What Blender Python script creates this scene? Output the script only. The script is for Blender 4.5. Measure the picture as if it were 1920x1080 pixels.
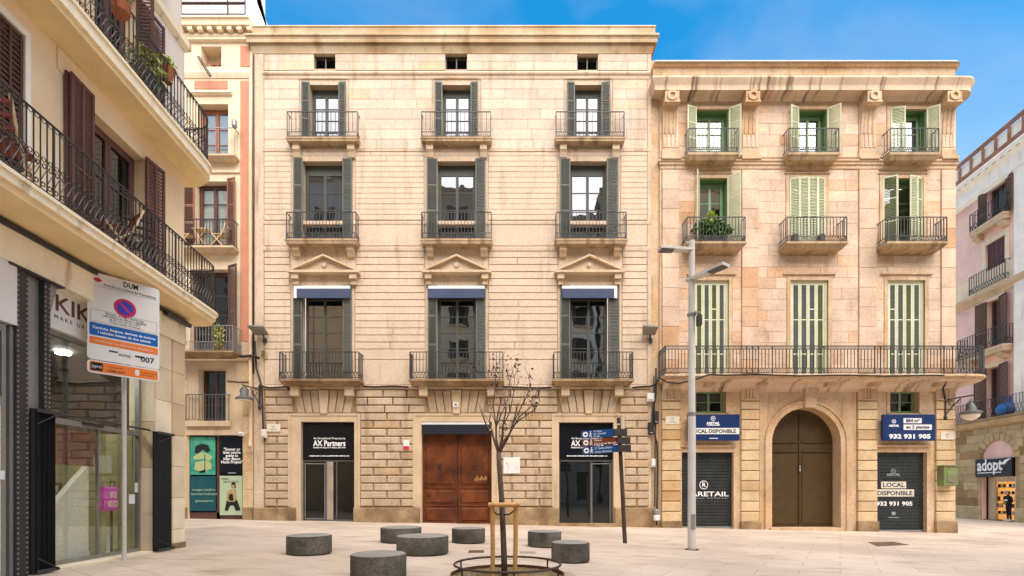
import bpy, bmesh, math, random
from mathutils import Vector
rnd = random.Random(7)
for o in list(bpy.data.objects): bpy.data.objects.remove(o)
SC = bpy.context.scene
COL = SC.collection
# ---------------------------------------------------------------- camera
F, CX, CY, CZ = 912.0, 960.0, 920.0, 1.35      # focal length and principal point in photo pixels, eye height
cam = bpy.data.objects.new('camera', bpy.data.cameras.new('camera'))
COL.objects.link(cam)
cam.location = (0, 0, CZ); cam.rotation_euler = (math.radians(90), 0, 0)
cam.data.sensor_width = 36; cam.data.lens = F / 1920 * 36
cam.data.shift_y = (CY - 540) / 1920
cam.data.clip_end = 2000; cam.data.clip_start = .05
SC.camera = cam
# ---------------------------------------------------------------- sky, sun, exposure
SUN_EL, SUN_AZ = 52, 163        # elevation; azimuth measured clockwise from +Y (the viewing direction)
wd = bpy.data.worlds.new('World'); SC.world = wd; wd.use_nodes = True
nt = wd.node_tree
sky = nt.nodes.new('ShaderNodeTexSky'); sky.sky_type = 'NISHITA'; sky.sun_disc = False
sky.sun_elevation = math.radians(SUN_EL); sky.sun_rotation = math.radians(SUN_AZ)
sky.air_density = 1.0; sky.dust_density = 2.0; sky.ozone_density = 1.0; sky.altitude = 0
hs = nt.nodes.new('ShaderNodeHueSaturation'); hs.inputs['Saturation'].default_value = 1.55; hs.inputs['Value'].default_value = 1.14; hs.inputs['Hue'].default_value = .488
nt.links.new(sky.outputs[0], hs.inputs['Color']); 
tcw = nt.nodes.new('ShaderNodeTexCoord'); mpw = nt.nodes.new('ShaderNodeMapping'); mpw.inputs['Scale'].default_value = (1.6, 1.6, 3.2); mpw.inputs['Location'].default_value = (.35, .1, .2); nzw = nt.nodes.new('ShaderNodeTexNoise'); nzw.inputs['Scale'].default_value = 1.1; nzw.inputs['Detail'].default_value = 6; nzw.inputs['Roughness'].default_value = .5; nzw.inputs['Distortion'].default_value = .4
nt.links.new(tcw.outputs['Generated'], mpw.inputs['Vector']); nt.links.new(mpw.outputs[0], nzw.inputs['Vector'])
mrw = nt.nodes.new('ShaderNodeMapRange'); mrw.inputs[1].default_value = .42; mrw.inputs[2].default_value = .72; mrw.inputs[3].default_value = 0; mrw.inputs[4].default_value = .55; nt.links.new(nzw.outputs['Fac'], mrw.inputs[0])
mxw = nt.nodes.new('ShaderNodeMixRGB'); nt.links.new(mrw.outputs[0], mxw.inputs[0]); nt.links.new(hs.outputs[0], mxw.inputs[1]); mxw.inputs[2].default_value = (2.5, 2.9, 3.3, 1)     # thin high cloud
sxw = nt.nodes.new('ShaderNodeSeparateXYZ'); nt.links.new(tcw.outputs['Generated'], sxw.inputs[0])
hzw = nt.nodes.new('ShaderNodeMapRange'); hzw.interpolation_type = 'SMOOTHSTEP'; hzw.inputs[1].default_value = .3; hzw.inputs[2].default_value = .64; hzw.inputs[3].default_value = .7; hzw.inputs[4].default_value = 0; nt.links.new(sxw.outputs[2], hzw.inputs[0])
mhw = nt.nodes.new('ShaderNodeMixRGB'); nt.links.new(hzw.outputs[0], mhw.inputs[0]); nt.links.new(mxw.outputs[0], mhw.inputs[1]); mhw.inputs[2].default_value = (2.0, 2.7, 3.4, 1)     # paler towards the horizon
nt.links.new(mhw.outputs[0], nt.nodes['Background'].inputs[0])
nt.nodes['Background'].inputs[1].default_value = .062
sun = bpy.data.objects.new('sun', bpy.data.lights.new('sun', 'SUN')); COL.objects.link(sun)
sun.data.energy = 1.5; sun.data.angle = math.radians(76); sun.data.color = (1, .92, .84)
az, el = math.radians(SUN_AZ), math.radians(SUN_EL)
tos = Vector((math.sin(az) * math.cos(el), math.cos(az) * math.cos(el), math.sin(el)))
sun.rotation_euler = tos.to_track_quat('Z', 'Y').to_euler()
SC.view_settings.view_transform = 'Standard'; SC.view_settings.look = 'None'
SC.view_settings.exposure = 2.22; SC.view_settings.gamma = 1.0
SC.render.engine = 'CYCLES'
SC.cycles.use_denoising = True; SC.cycles.max_bounces = 6; SC.cycles.transparent_max_bounces = 12
SC.cycles.caustics_reflective = False; SC.cycles.caustics_refractive = False
# ---------------------------------------------------------------- materials
M = {}
def lin(c):
    return tuple(((v / 255) / 12.92 if v / 255 <= .04045 else ((v / 255 + .055) / 1.055) ** 2.4) for v in c)
def mk(name, col, rough=.8, var=.1, scale=2.0, bump=.15, bscale=30, col2=None, rndm=0, stain=None, stain_amt=0,
       stain_scale=(3, 3, .35), stain_lo=.55, metal=0, spec=.3, grain=.12, emit=0):
    m = bpy.data.materials.new(name); m.use_nodes = True; M[name] = m
    n = m.node_tree.nodes; l = m.node_tree.links; b = n['Principled BSDF']
    b.inputs['Roughness'].default_value = rough; b.inputs['Metallic'].default_value = metal
    b.inputs['Specular IOR Level'].default_value = spec
    geo = n.new('ShaderNodeNewGeometry')
    def noise(sc, det=4, vec=None):
        t = n.new('ShaderNodeTexNoise'); t.inputs['Scale'].default_value = sc; t.inputs['Detail'].default_value = det
        l.new(vec or geo.outputs['Position'], t.inputs['Vector']); return t.outputs['Fac']
    def ramp(fac, lo, hi, a, c):
        r = n.new('ShaderNodeMapRange'); r.inputs[1].default_value = lo; r.inputs[2].default_value = hi
        r.inputs[3].default_value = a; r.inputs[4].default_value = c; l.new(fac, r.inputs[0]); return r.outputs[0]
    def mix(kind, fac, A, B):
        x = n.new('ShaderNodeMixRGB'); x.blend_type = kind
        for i, v in enumerate((fac, A, B)):
            if isinstance(v, (int, float)): x.inputs[i].default_value = v if i == 0 else (v, v, v, 1)
            elif isinstance(v, tuple): x.inputs[i].default_value = (*v, 1)
            else: l.new(v, x.inputs[i])
        return x.outputs[0]
    c = col
    if col2:
        if rndm:
            oi = n.new('ShaderNodeObjectInfo')
            f = ramp(oi.outputs['Random'], 1 - rndm, 1, 0, 1)
            c = mix('MIX', f, c, col2)
            f2 = n.new('ShaderNodeMath'); f2.operation = 'MULTIPLY'; f2.inputs[1].default_value = 7.31
            l.new(oi.outputs['Random'], f2.inputs[0])
            f3 = n.new('ShaderNodeMath'); f3.operation = 'FRACT'; l.new(f2.outputs[0], f3.inputs[0])
            c = mix('MULTIPLY', 1.0, c, mix('MIX', f3.outputs[0], .9, 1.05))
        else:
            c = mix('MIX', ramp(noise(scale * .4, 5), .4, .65, 0, 1), c, col2)
    if var: c = mix('MULTIPLY', 1.0, c, mix('MIX', ramp(noise(scale, 6), .3, .7, 0, 1), 1 - var, 1 + var))
    if grain: c = mix('MULTIPLY', 1.0, c, mix('MIX', ramp(noise(bscale, 5), .3, .7, 0, 1), 1 - grain, 1 + grain))
    if stain:
        mp = n.new('ShaderNodeMapping'); mp.inputs['Scale'].default_value = stain_scale
        l.new(geo.outputs['Position'], mp.inputs['Vector'])
        c = mix('MIX', ramp(noise(1.0, 6, mp.outputs[0]), stain_lo, stain_lo + .16, 0, stain_amt), c, stain)
    if isinstance(c, tuple): b.inputs['Base Color'].default_value = (*c, 1)
    else: l.new(c, b.inputs['Base Color'])
    if bump:
        bp = n.new('ShaderNodeBump'); bp.inputs['Strength'].default_value = bump; bp.inputs['Distance'].default_value = .02
        l.new(noise(bscale, 6), bp.inputs['Height']); l.new(bp.outputs[0], b.inputs['Normal'])
    if emit:
        b.inputs['Emission Color'].default_value = (*col, 1); b.inputs['Emission Strength'].default_value = emit
    return m
def glassmat(name, refl, tint, clear=False, rough=.01, wob=.02, gain=.6):
    m = bpy.data.materials.new(name); m.use_nodes = True; M[name] = m
    n = m.node_tree.nodes; l = m.node_tree.links; n.remove(n['Principled BSDF']); out = n['Material Output']
    if clear: d = n.new('ShaderNodeBsdfTransparent'); d.inputs[0].default_value = (*tint, 1)
    else: d = n.new('ShaderNodeBsdfDiffuse'); d.inputs[0].default_value = (*tint, 1)
    g = n.new('ShaderNodeBsdfGlossy'); g.inputs['Roughness'].default_value = rough; g.inputs[0].default_value = (.95, .97, 1, 1)
    t = n.new('ShaderNodeTexNoise'); t.inputs['Scale'].default_value = 1.4; t.inputs['Detail'].default_value = 1
    ge = n.new('ShaderNodeNewGeometry'); l.new(ge.outputs['Position'], t.inputs['Vector'])
    bp = n.new('ShaderNodeBump'); bp.inputs['Strength'].default_value = wob; bp.inputs['Distance'].default_value = .5
    l.new(t.outputs['Fac'], bp.inputs['Height']); l.new(bp.outputs[0], g.inputs['Normal'])
    lw = n.new('ShaderNodeLayerWeight'); lw.inputs[0].default_value = .35
    mr = n.new('ShaderNodeMapRange'); mr.inputs[3].default_value = refl; mr.inputs[4].default_value = min(1, refl + gain)
    l.new(lw.outputs['Fresnel'], mr.inputs[0])
    mx = n.new('ShaderNodeMixShader'); l.new(mr.outputs[0], mx.inputs[0]); l.new(d.outputs[0], mx.inputs[1]); l.new(g.outputs[0], mx.inputs[2])
    l.new(mx.outputs[0], out.inputs[0]); return m

mk('stone_a', lin((210, 190, 168)), col2=lin((214, 184, 150)), rndm=.2, var=.09, grain=.1, scale=1.1, bscale=13, bump=.12, stain=lin((160, 132, 100)), stain_amt=.45, stain_lo=.54)
mk('stone_a_plain', lin((202, 180, 154)), var=.12, grain=.12, scale=1.2, bscale=12, bump=.15, stain=lin((146, 112, 76)), stain_amt=.6, stain_lo=.55)
mk('stone_a_even', lin((207, 186, 161)), var=.08, grain=.1, scale=.9, bscale=13, bump=.12, stain=lin((160, 132, 100)), stain_amt=.45, stain_lo=.55)
mk('stone_a_core', lin((186, 164, 134)), var=.1)
mk('rustic', lin((190, 168, 139)), col2=lin((180, 150, 114)), rndm=.18, var=.16, grain=.15, scale=1.8, bump=.4, bscale=15, stain=lin((124, 100, 74)), stain_amt=.55, stain_lo=.54)
mk('rustic_core', lin((164, 138, 102)), var=.15)
mk('plinth', lin((158, 132, 98)), col2=lin((120, 96, 68)), var=.2, grain=.22, scale=2.5, bump=.5, bscale=18, stain=lin((196, 172, 136)), stain_amt=.6, stain_scale=(1.2, 1.2, 1.4), stain_lo=.58)
mk('frame_stone', lin((202, 178, 146)), var=.12, grain=.1, scale=1.4, bump=.2, stain=lin((140, 108, 70)), stain_amt=.45, stain_lo=.57)
mk('stone_b', lin((212, 185, 158)), col2=lin((206, 162, 122)), rndm=.34, var=.16, grain=.12, scale=1.1, bscale=12, bump=.22, stain=lin((165, 122, 88)), stain_amt=.55, stain_scale=(1.6, 1.6, .6), stain_lo=.57)
mk('stone_b_plain', lin((203, 176, 144)), col2=lin((194, 158, 116)), var=.15, grain=.13, bscale=12, scale=1.4, bump=.2, stain=lin((140, 104, 72)), stain_amt=.55, stain_scale=(4, 4, .5), stain_lo=.56)
mk('balcony_stone', lin((178, 152, 118)), var=.16, grain=.15, scale=1.6, bscale=13, bump=.2, stain=lin((112, 84, 58)), stain_amt=.65, stain_scale=(4, 2, .8), stain_lo=.52)
mk('stone_b_core', lin((194, 166, 132)), var=.12)
mk('cornice_b', lin((214, 188, 158)), var=.12, grain=.12, scale=1.6, bump=.2, stain=lin((84, 56, 40)), stain_amt=.85, stain_scale=(4.6, .3, .25), stain_lo=.54)
mk('cornice_a', lin((202, 182, 150)), col2=lin((176, 144, 104)), var=.14, grain=.12, scale=1.2, bump=.2, stain=lin((140, 104, 66)), stain_amt=.6, stain_scale=(2, 1, 1), stain_lo=.55)
mk('rustic_b', lin((210, 182, 142)), col2=lin((190, 152, 104)), rndm=.3, var=.14, grain=.13, bscale=13, scale=1.8, bump=.22, stain=lin((150, 110, 70)), stain_amt=.4, stain_lo=.6)
mk('plaster_c', lin((230, 210, 178)), var=.06, grain=.04, bump=.05, stain=lin((176, 144, 100)), stain_amt=.4, stain_lo=.6)
mk('terracotta', lin((196, 138, 110)), var=.08, grain=.05, bump=.05)
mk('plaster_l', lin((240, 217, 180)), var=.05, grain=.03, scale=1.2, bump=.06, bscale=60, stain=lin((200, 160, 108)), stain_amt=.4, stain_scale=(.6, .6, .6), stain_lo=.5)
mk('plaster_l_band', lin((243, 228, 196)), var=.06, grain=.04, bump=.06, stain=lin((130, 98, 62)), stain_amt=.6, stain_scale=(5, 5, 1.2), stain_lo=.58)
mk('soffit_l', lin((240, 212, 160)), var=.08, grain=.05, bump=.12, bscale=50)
mk('plaster_l_up', lin((226, 214, 200)), var=.05, grain=.03, bump=.05)
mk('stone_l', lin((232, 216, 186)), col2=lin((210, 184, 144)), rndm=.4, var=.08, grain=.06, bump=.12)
mk('plaster_pink', lin((238, 198, 182)), var=.06, grain=.03, bump=.04, stain=lin((196, 150, 138)), stain_amt=.5, stain_scale=(.5, .5, .5), stain_lo=.5)
mk('white_stucco', lin((243, 236, 222)), var=.07, grain=.05, bump=.06, stain=lin((170, 140, 110)), stain_amt=.4, stain_lo=.6)
mk('stone_r', lin((188, 164, 124)), col2=lin((150, 118, 76)), rndm=.5, var=.18, grain=.15, bump=.35)
mk('brown_trim', lin((150, 104, 80)), var=.2, grain=.12)
mk('roof_tile', lin((178, 110, 78)), var=.2)
gm_ = mk('ground', lin((206, 188, 168)), col2=lin((186, 168, 150)), var=.07, grain=.07, scale=.9, bump=.08, bscale=30, rough=.62, spec=.35, stain=lin((150, 126, 102)), stain_amt=.7, stain_scale=(.8, 2.6, 1), stain_lo=.56)
def ground_joints(m):                                # narrow slab joints laid askew across the square
    n = m.node_tree.nodes; l = m.node_tree.links; b = n['Principled BSDF']; src = b.inputs['Base Color'].links[0].from_socket
    ge = n.new('ShaderNodeNewGeometry'); mp = n.new('ShaderNodeMapping'); mp.inputs['Rotation'].default_value = (0, 0, math.radians(34)); l.new(ge.outputs['Position'], mp.inputs['Vector'])
    t = n.new('ShaderNodeTexBrick'); l.new(mp.outputs[0], t.inputs['Vector']); t.inputs['Scale'].default_value = 1.0
    t.inputs['Brick Width'].default_value = 1.2; t.inputs['Row Height'].default_value = .6; t.inputs['Mortar Size'].default_value = .011; t.inputs['Mortar Smooth'].default_value = .3
    t.inputs['Color1'].default_value = (1, 1, 1, 1); t.inputs['Color2'].default_value = (.9, .885, .865, 1); t.inputs['Mortar'].default_value = (.6, .55, .5, 1)
    x = n.new('ShaderNodeMixRGB'); x.blend_type = 'MULTIPLY'; x.inputs[0].default_value = .8; l.new(src, x.inputs[1]); l.new(t.outputs['Color'], x.inputs[2]); vo = n.new('ShaderNodeTexVoronoi'); vo.inputs['Scale'].default_value = 1.7; l.new(ge.outputs['Position'], vo.inputs['Vector'])
    gr_ = n.new('ShaderNodeMapRange'); gr_.inputs[1].default_value = .035; gr_.inputs[2].default_value = .05; gr_.inputs[3].default_value = .45; gr_.inputs[4].default_value = 0; l.new(vo.outputs['Distance'], gr_.inputs[0])
    y_ = n.new('ShaderNodeMixRGB'); l.new(gr_.outputs[0], y_.inputs[0]); l.new(x.outputs[0], y_.inputs[1]); y_.inputs[2].default_value = (.12, .1, .085, 1); l.new(y_.outputs[0], b.inputs['Base Color'])      # gum spots
ground_joints(gm_)
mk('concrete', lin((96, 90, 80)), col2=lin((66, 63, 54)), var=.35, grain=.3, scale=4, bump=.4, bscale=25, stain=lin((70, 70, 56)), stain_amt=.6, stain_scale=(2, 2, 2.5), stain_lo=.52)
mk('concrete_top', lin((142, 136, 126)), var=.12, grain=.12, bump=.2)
mk('iron', (.035, .033, .032), rough=.5, var=.2, bump=.1, spec=.5, grain=.2)
mk('iron_grey', (.10, .098, .09), rough=.5, var=.2, bump=.1, spec=.5, grain=.2)
mk('iron_rust', (.06, .04, .03), rough=.6, var=.3, bump=.2, grain=.3)
mk('galv', lin((150, 148, 142)), rough=.45, var=.12, metal=.5, bump=.05, grain=.08)
mk('galv_pole', lin((202, 197, 188)), rough=.45, var=.08, metal=.1, bump=.03, grain=.08, stain=lin((140, 128, 112)), stain_amt=.35)
mk('shut_grey', lin((102, 104, 96)), rough=.6, var=.1, bump=.08)
mk('shut_slat', lin((92, 95, 88)), rough=.65, var=.1, bump=.06)
mk('frame_grey', lin((76, 80, 72)), rough=.55, var=.1, bump=.05)
mk('green_pale', lin((204, 205, 172)), rough=.6, var=.08, bump=.06, stain=lin((164, 168, 126)), stain_amt=.4)
mk('green_slat', lin((186, 190, 152)), rough=.6, var=.1, bump=.06)
mk('shaded_slat', lin((92, 96, 56)), rough=.6, var=.15, bump=.06)  # pale green slats darkened to stand for shade in the louvre gaps
mk('green_frame', lin((132, 166, 118)), rough=.5, var=.06, bump=.04)
mk('green_inner', lin((100, 142, 86)), rough=.5, var=.06, bump=.04)
mk('brown_wood', lin((92, 64, 52)), rough=.55, var=.15, bump=.1)
mk('plum_wood', lin((104, 70, 66)), rough=.55, var=.12, bump=.1)
mk('red_frame', lin((150, 92, 66)), rough=.5, var=.08, bump=.05)
mk('door_wood', lin((112, 60, 28)), rough=.45, var=.3, scale=2.2, bump=.15, grain=.2, bscale=14, col2=lin((78, 38, 18)), stain=lin((42, 22, 12)), stain_amt=.75, stain_scale=(2, 2, 1.2), stain_lo=.56)
mk('door_brown', lin((74, 56, 30)), rough=.5, var=.12, scale=3, bump=.12, grain=.15)
mk('roller', lin((58, 62, 62)), rough=.45, var=.2, metal=.2, bump=.1)
mk('black', (.008, .008, .009), rough=.5, var=0, bump=0, grain=0)
mk('black_panel', (.006, .007, .01), rough=.25, var=0, bump=0, grain=0)
mk('navy', lin((16, 44, 92)), rough=.45, var=.06, bump=0, grain=.03)
mk('navy_awning', lin((70, 78, 106)), rough=.8, var=.08, bump=.05)
mk('dark_awning', lin((32, 36, 44)), rough=.8, var=.08, bump=.05)
mk('white', lin((226, 224, 218)), rough=.5, var=.03, bump=0, grain=.02)
mk('white_txt', lin((240, 240, 238)), rough=.6, var=0, bump=0, grain=0)
mk('dark_txt', lin((38, 40, 48)), rough=.6, var=0, bump=0, grain=0)
mk('grey_txt', lin((150, 152, 150)), rough=.6, var=0, bump=0, grain=0)
mk('navy_txt', lin((24, 44, 84)), rough=.6, var=0, bump=0, grain=0)
mk('marble_plate', lin((222, 212, 190)), rough=.5, var=.05, bump=.03)
mk('sign_white', lin((222, 218, 212)), rough=.4, var=.02, bump=0, grain=0)
mk('sign_blue', lin((18, 92, 168)), rough=.4, var=.02, bump=0, grain=0)
mk('sign_blue2', lin((12, 72, 130)), rough=.4, var=.03, bump=0, grain=0)
mk('sign_brown', lin((110, 50, 26)), rough=.4, var=.03, bump=0, grain=0)
mk('sign_orange', lin((226, 120, 44)), rough=.4, var=.02, bump=0, grain=0)
mk('sign_red', lin((200, 42, 76)), rough=.4, var=.02, bump=0, grain=0)
mk('sign_dblue', lin((52, 56, 168)), rough=.4, var=.02, bump=0, grain=0)
mk('wood_stake', lin((200, 152, 92)), rough=.7, var=.15, bump=.2, bscale=60, stain=lin((140, 84, 36)), stain_amt=.5, stain_scale=(8, 8, 1))
mk('bark', lin((104, 88, 76)), rough=.9, var=.25, bump=.6, bscale=50)
mk('twig', lin((134, 96, 80)), rough=.8, var=.2, bump=0)
mk('leaf_dark', lin((82, 50, 46)), rough=.6, var=.3, bump=0)
mk('leaf_pale', lin((214, 196, 170)), rough=.6, var=.15, bump=0)
mk('leaf_green', lin((84, 116, 52)), rough=.5, var=.4, scale=14, bump=0)
mk('leaf_fern', lin((150, 150, 78)), rough=.5, var=.3, scale=14, bump=0)
mk('leaf_lime', lin((160, 180, 50)), rough=.5, var=.3, scale=14, bump=0)
mk('corten', lin((96, 62, 40)), rough=.75, var=.25, bump=.2, grain=.25)
mk('soil', lin((132, 108, 78)), col2=lin((112, 100, 66)), rough=.95, var=.35, scale=9, bump=1.0, bscale=60, grain=.35)
mk('manhole', lin((104, 84, 66)), rough=.6, var=.2, bump=.3)
mk('manhole_pale', lin((164, 148, 130)), rough=.6, var=.15, bump=.3)
mk('pot', lin((150, 86, 54)), rough=.8, var=.1)
mk('green_box', lin((120, 118, 86)), rough=.55, var=.25, scale=8, bump=.1, stain=lin((120, 160, 70)), stain_amt=.8, stain_scale=(3, 3, 3), stain_lo=.5)
mk('blue_bag', lin((44, 92, 150)), rough=.35, var=.3, scale=14, bump=.6, bscale=12)
mk('pink_bag', lin((214, 72, 180)), rough=.4, var=.1, bump=.05)
mk('cream_int', lin((214, 206, 186)), rough=.7, var=.05, bump=0)
mk('green_int', lin((160, 158, 110)), rough=.4, var=.1, bump=0)
mk('brown_panel', lin((112, 62, 52)), rough=.6, var=.2, bump=0)
mk('dark_int', lin((26, 23, 20)), rough=.8, var=.3, scale=3, bump=0)
mk('curtain', lin((232, 232, 228)), rough=.9, var=.04, bump=0)
mk('curtain_warm', lin((232, 206, 150)), rough=.9, var=.05, bump=0)
mk('chair_wood', lin((214, 186, 148)), rough=.6, var=.1, bump=0)
mk('chair_red', lin((136, 60, 46)), rough=.6, var=.1, bump=0)
mk('downpipe', lin((214, 184, 152)), rough=.5, var=.08, bump=.05)
mk('cable', (.03, .026, .024), rough=.7, var=.2, bump=0)
mk('cloth_black', (.012, .012, .014), rough=.85, var=.1, bump=.1)
mk('skin', lin((196, 148, 122)), rough=.5, var=.04, bump=0, grain=0)
mk('hair', (.02, .014, .01), rough=.5, var=.1, bump=0)
mk('poster_teal', lin((40, 140, 122)), col2=lin((84, 168, 132)), rough=.35, var=.2, scale=6, bump=0, grain=0)
mk('poster_dteal', lin((24, 78, 84)), rough=.35, var=.15, scale=3, bump=0, grain=0)
mk('poster_pale', lin((176, 192, 160)), rough=.35, var=.06, bump=0, grain=0)
mk('poster_skin', lin((176, 150, 100)), rough=.35, var=.25, scale=20, bump=0, grain=0)
mk('poster_dark', lin((36, 34, 28)), rough=.35, var=.2, bump=0, grain=0)
mk('poster_cream', lin((176, 184, 128)), rough=.35, var=.2, scale=20, bump=0, grain=0)
mk('lamp_globe', lin((236, 226, 204)), rough=.25, var=.02, bump=0, grain=0)
mk('led', lin((90, 90, 92)), rough=.3, var=.1, bump=0)
mk('shelf_glow', lin((226, 168, 90)), rough=.5, var=.35, scale=9, bump=0, emit=.18)  # emission stands in for shop lighting on the shelf back and bottles
glassmat('glass', .25, (.012, .014, .013), wob=.008)
glassmat('glass_dark', .03, (.008, .009, .008), wob=.01)
glassmat('glass_clear', .03, (.93, .95, .93), clear=True, wob=.006)
glassmat('glass_mirror', .11, (.02, .022, .024), wob=.008)
glassmat('glass_shop', .01, (.95, .97, .95), clear=True, wob=.004, gain=.12)
# ---------------------------------------------------------------- frames and mesh building
def gz(X): return .02 - .0185 * X                 # the square falls gently to the right
class Frame:                                       # a facade frame: x right along the wall, y into the wall, z up
    def __init__(s, o, xd):
        n = math.hypot(*xd); s.o = o; s.x = (xd[0] / n, xd[1] / n); s.y = (-s.x[1], s.x[0])
    def w(s, p):
        return (s.o[0] + p[0] * s.x[0] + p[1] * s.y[0], s.o[1] + p[0] * s.x[1] + p[1] * s.y[1], p[2])
    def at(s, px, py, d=0):
        dx, dz = (px - CX) / F, (CY - py) / F
        t = (s.o[0] * s.y[0] + s.o[1] * s.y[1] + d) / (dx * s.y[0] + s.y[1])
        return ((t * dx - s.o[0]) * s.x[0] + (t - s.o[1]) * s.x[1], CZ + t * dz)
FA = Frame((0, 19), (1, 0))                        # the two palaces and the narrow house
FL = Frame((-7, 10.38), (-.045, 1))                # house on the left, x=0 at its far corner
FR = Frame((30.4, 28.9), (-.124, -1))              # pink house across the side street
FW = Frame((0, 0), (1, 0))                         # world
def X(px, d=0): return FA.at(px, 0, d)[0]
def Z(py, d=0): return FA.at(960, py, d)[1]
WL = {}
class MB:
    def __init__(s, fr=FA): s.v = []; s.f = []; s.fr = fr
    def add(s, vs, fs):
        b = len(s.v); s.v += [tuple(p) for p in vs]; s.f += [tuple(i + b for i in f) for f in fs]; return s
    def box(s, x0, x1, y0, y1, z0, z1):
        return s.add([(x0, y0, z0), (x1, y0, z0), (x1, y1, z0), (x0, y1, z0), (x0, y0, z1), (x1, y0, z1), (x1, y1, z1), (x0, y1, z1)],
                     [(0, 3, 2, 1), (4, 5, 6, 7), (0, 1, 5, 4), (1, 2, 6, 5), (2, 3, 7, 6), (3, 0, 4, 7)])
    def block(s, x0, x1, z0, z1, yb, yf, c):        # stone with chamfered front edges
        ym = yf + c
        v = [(x0, yb, z0), (x1, yb, z0), (x1, yb, z1), (x0, yb, z1), (x0, ym, z0), (x1, ym, z0), (x1, ym, z1), (x0, ym, z1),
             (x0 + c, yf, z0 + c), (x1 - c, yf, z0 + c), (x1 - c, yf, z1 - c), (x0 + c, yf, z1 - c)]
        f = [(8, 9, 10, 11)]
        for i in range(4):
            j = (i + 1) % 4
            f += [(i, j, 4 + j, 4 + i), (4 + i, 4 + j, 8 + j, 8 + i)]
        return s.add(v, f)
    def qblock(s, q, yb, yf, c):                    # the same for a quadrilateral q = 4 (x,z) points
        cx = sum(p[0] for p in q) / 4; cz = sum(p[1] for p in q) / 4
        def ins(p):
            dx, dz = cx - p[0], cz - p[1]; n = math.hypot(dx, dz); return (p[0] + dx / n * c * 1.4, p[1] + dz / n * c * 1.4)
        v = [(p[0], yb, p[1]) for p in q] + [(p[0], yf + c, p[1]) for p in q] + [(ins(p)[0], yf, ins(p)[1]) for p in q]
        f = [(8, 9, 10, 11)]
        for i in range(4):
            j = (i + 1) % 4
            f += [(i, j, 4 + j, 4 + i), (4 + i, 4 + j, 8 + j, 8 + i)]
        return s.add(v, f)
    def prism(s, poly, y0, y1):                     # polygon in (x,z) pushed from y0 to y1
        n = len(poly)
        return s.add([(p[0], y0, p[1]) for p in poly] + [(p[0], y1, p[1]) for p in poly],
                     [tuple(range(n)), tuple(range(2 * n - 1, n - 1, -1))] + [(i, i + n, (i + 1) % n + n, (i + 1) % n) for i in range(n)])
    def slab(s, poly, z0, z1):                      # polygon in (x,y) raised from z0 to z1
        n = len(poly)
        return s.add([(p[0], p[1], z0) for p in poly] + [(p[0], p[1], z1) for p in poly],
                     [tuple(range(n)), tuple(range(2 * n - 1, n - 1, -1))] + [(i, i + n, (i + 1) % n + n, (i + 1) % n) for i in range(n)])
    def tube(s, pts, r, n=6, closed=False, r1=None):
        pts = [Vector(p) for p in pts]; m = len(pts); rings = []; up = None
        for i in range(m):
            a = pts[(i - 1) % m] if (i or closed) else pts[0]; b = pts[(i + 1) % m] if (i < m - 1 or closed) else pts[-1]
            t = (b - a)
            if t.length < 1e-9: t = Vector((0, 0, 1))
            t.normalize()
            if up is None: up = Vector((0, 0, 1)) if abs(t.z) < .9 else Vector((1, 0, 0))
            sd = t.cross(up)
            if sd.length < 1e-6: sd = t.cross(Vector((1, 0, 0)))
            sd.normalize(); up = sd.cross(t).normalized()
            rr = r if r1 is None else r + (r1 - r) * i / max(1, m - 1)
            rings.append([pts[i] + (sd * math.cos(2 * math.pi * (k + .5) / n) + up * math.sin(2 * math.pi * (k + .5) / n)) * rr for k in range(n)])
        vs = [p for R in rings for p in R]; fs = []
        for i in range(m if closed else m - 1):
            j = (i + 1) % m
            fs += [(i * n + k, i * n + (k + 1) % n, j * n + (k + 1) % n, j * n + k) for k in range(n)]
        if not closed: fs += [tuple(range(n - 1, -1, -1)), tuple((m - 1) * n + k for k in range(n))]
        return s.add(vs, fs)
    def lathe(s, prof, cx, cy, n=24, cap=True):     # profile of (radius, z)
        vs = [(cx + r * math.cos(2 * math.pi * k / n), cy + r * math.sin(2 * math.pi * k / n), z) for r, z in prof for k in range(n)]
        fs = [(i * n + k, i * n + (k + 1) % n, (i + 1) * n + (k + 1) % n, (i + 1) * n + k) for i in range(len(prof) - 1) for k in range(n)]
        if cap: fs += [tuple(range(n - 1, -1, -1)), tuple((len(prof) - 1) * n + k for k in range(n))]
        return s.add(vs, fs)
    def disc(s, cx, cz, r, y0, y1, n=20, r2=None):  # upright disc facing the viewer, or a ring when r2 is given
        if r2 is None: return s.prism([(cx + r * math.cos(2 * math.pi * k / n), cz + r * math.sin(2 * math.pi * k / n)) for k in range(n)], y0, y1)
        vs = []
        for y in (y0, y1):
            for rr in (r, r2):
                vs += [(cx + rr * math.cos(2 * math.pi * k / n), y, cz + rr * math.sin(2 * math.pi * k / n)) for k in range(n)]
        fs = []
        for k in range(n):
            j = (k + 1) % n
            fs += [(k, j, n + j, n + k), (2 * n + k, 3 * n + k, 3 * n + j, 2 * n + j), (k, 2 * n + k, 2 * n + j, j), (n + k, n + j, 3 * n + j, 3 * n + k)]
        return s.add(vs, fs)
    def sweep(s, path, prof, caps=True):            # path: (x,y,nx,ny) outward normals; prof: closed loop of (offset, z)
        n = len(prof); m = len(path)
        vs = [(p[0] + p[2] * d, p[1] + p[3] * d, z) for p in path for d, z in prof]
        fs = [(i * n + k, i * n + (k + 1) % n, (i + 1) * n + (k + 1) % n, (i + 1) * n + k) for i in range(m - 1) for k in range(n)]
        if caps: fs += [tuple(range(n)), tuple((m - 1) * n + k for k in range(n - 1, -1, -1))]
        return s.add(vs, fs)
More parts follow.
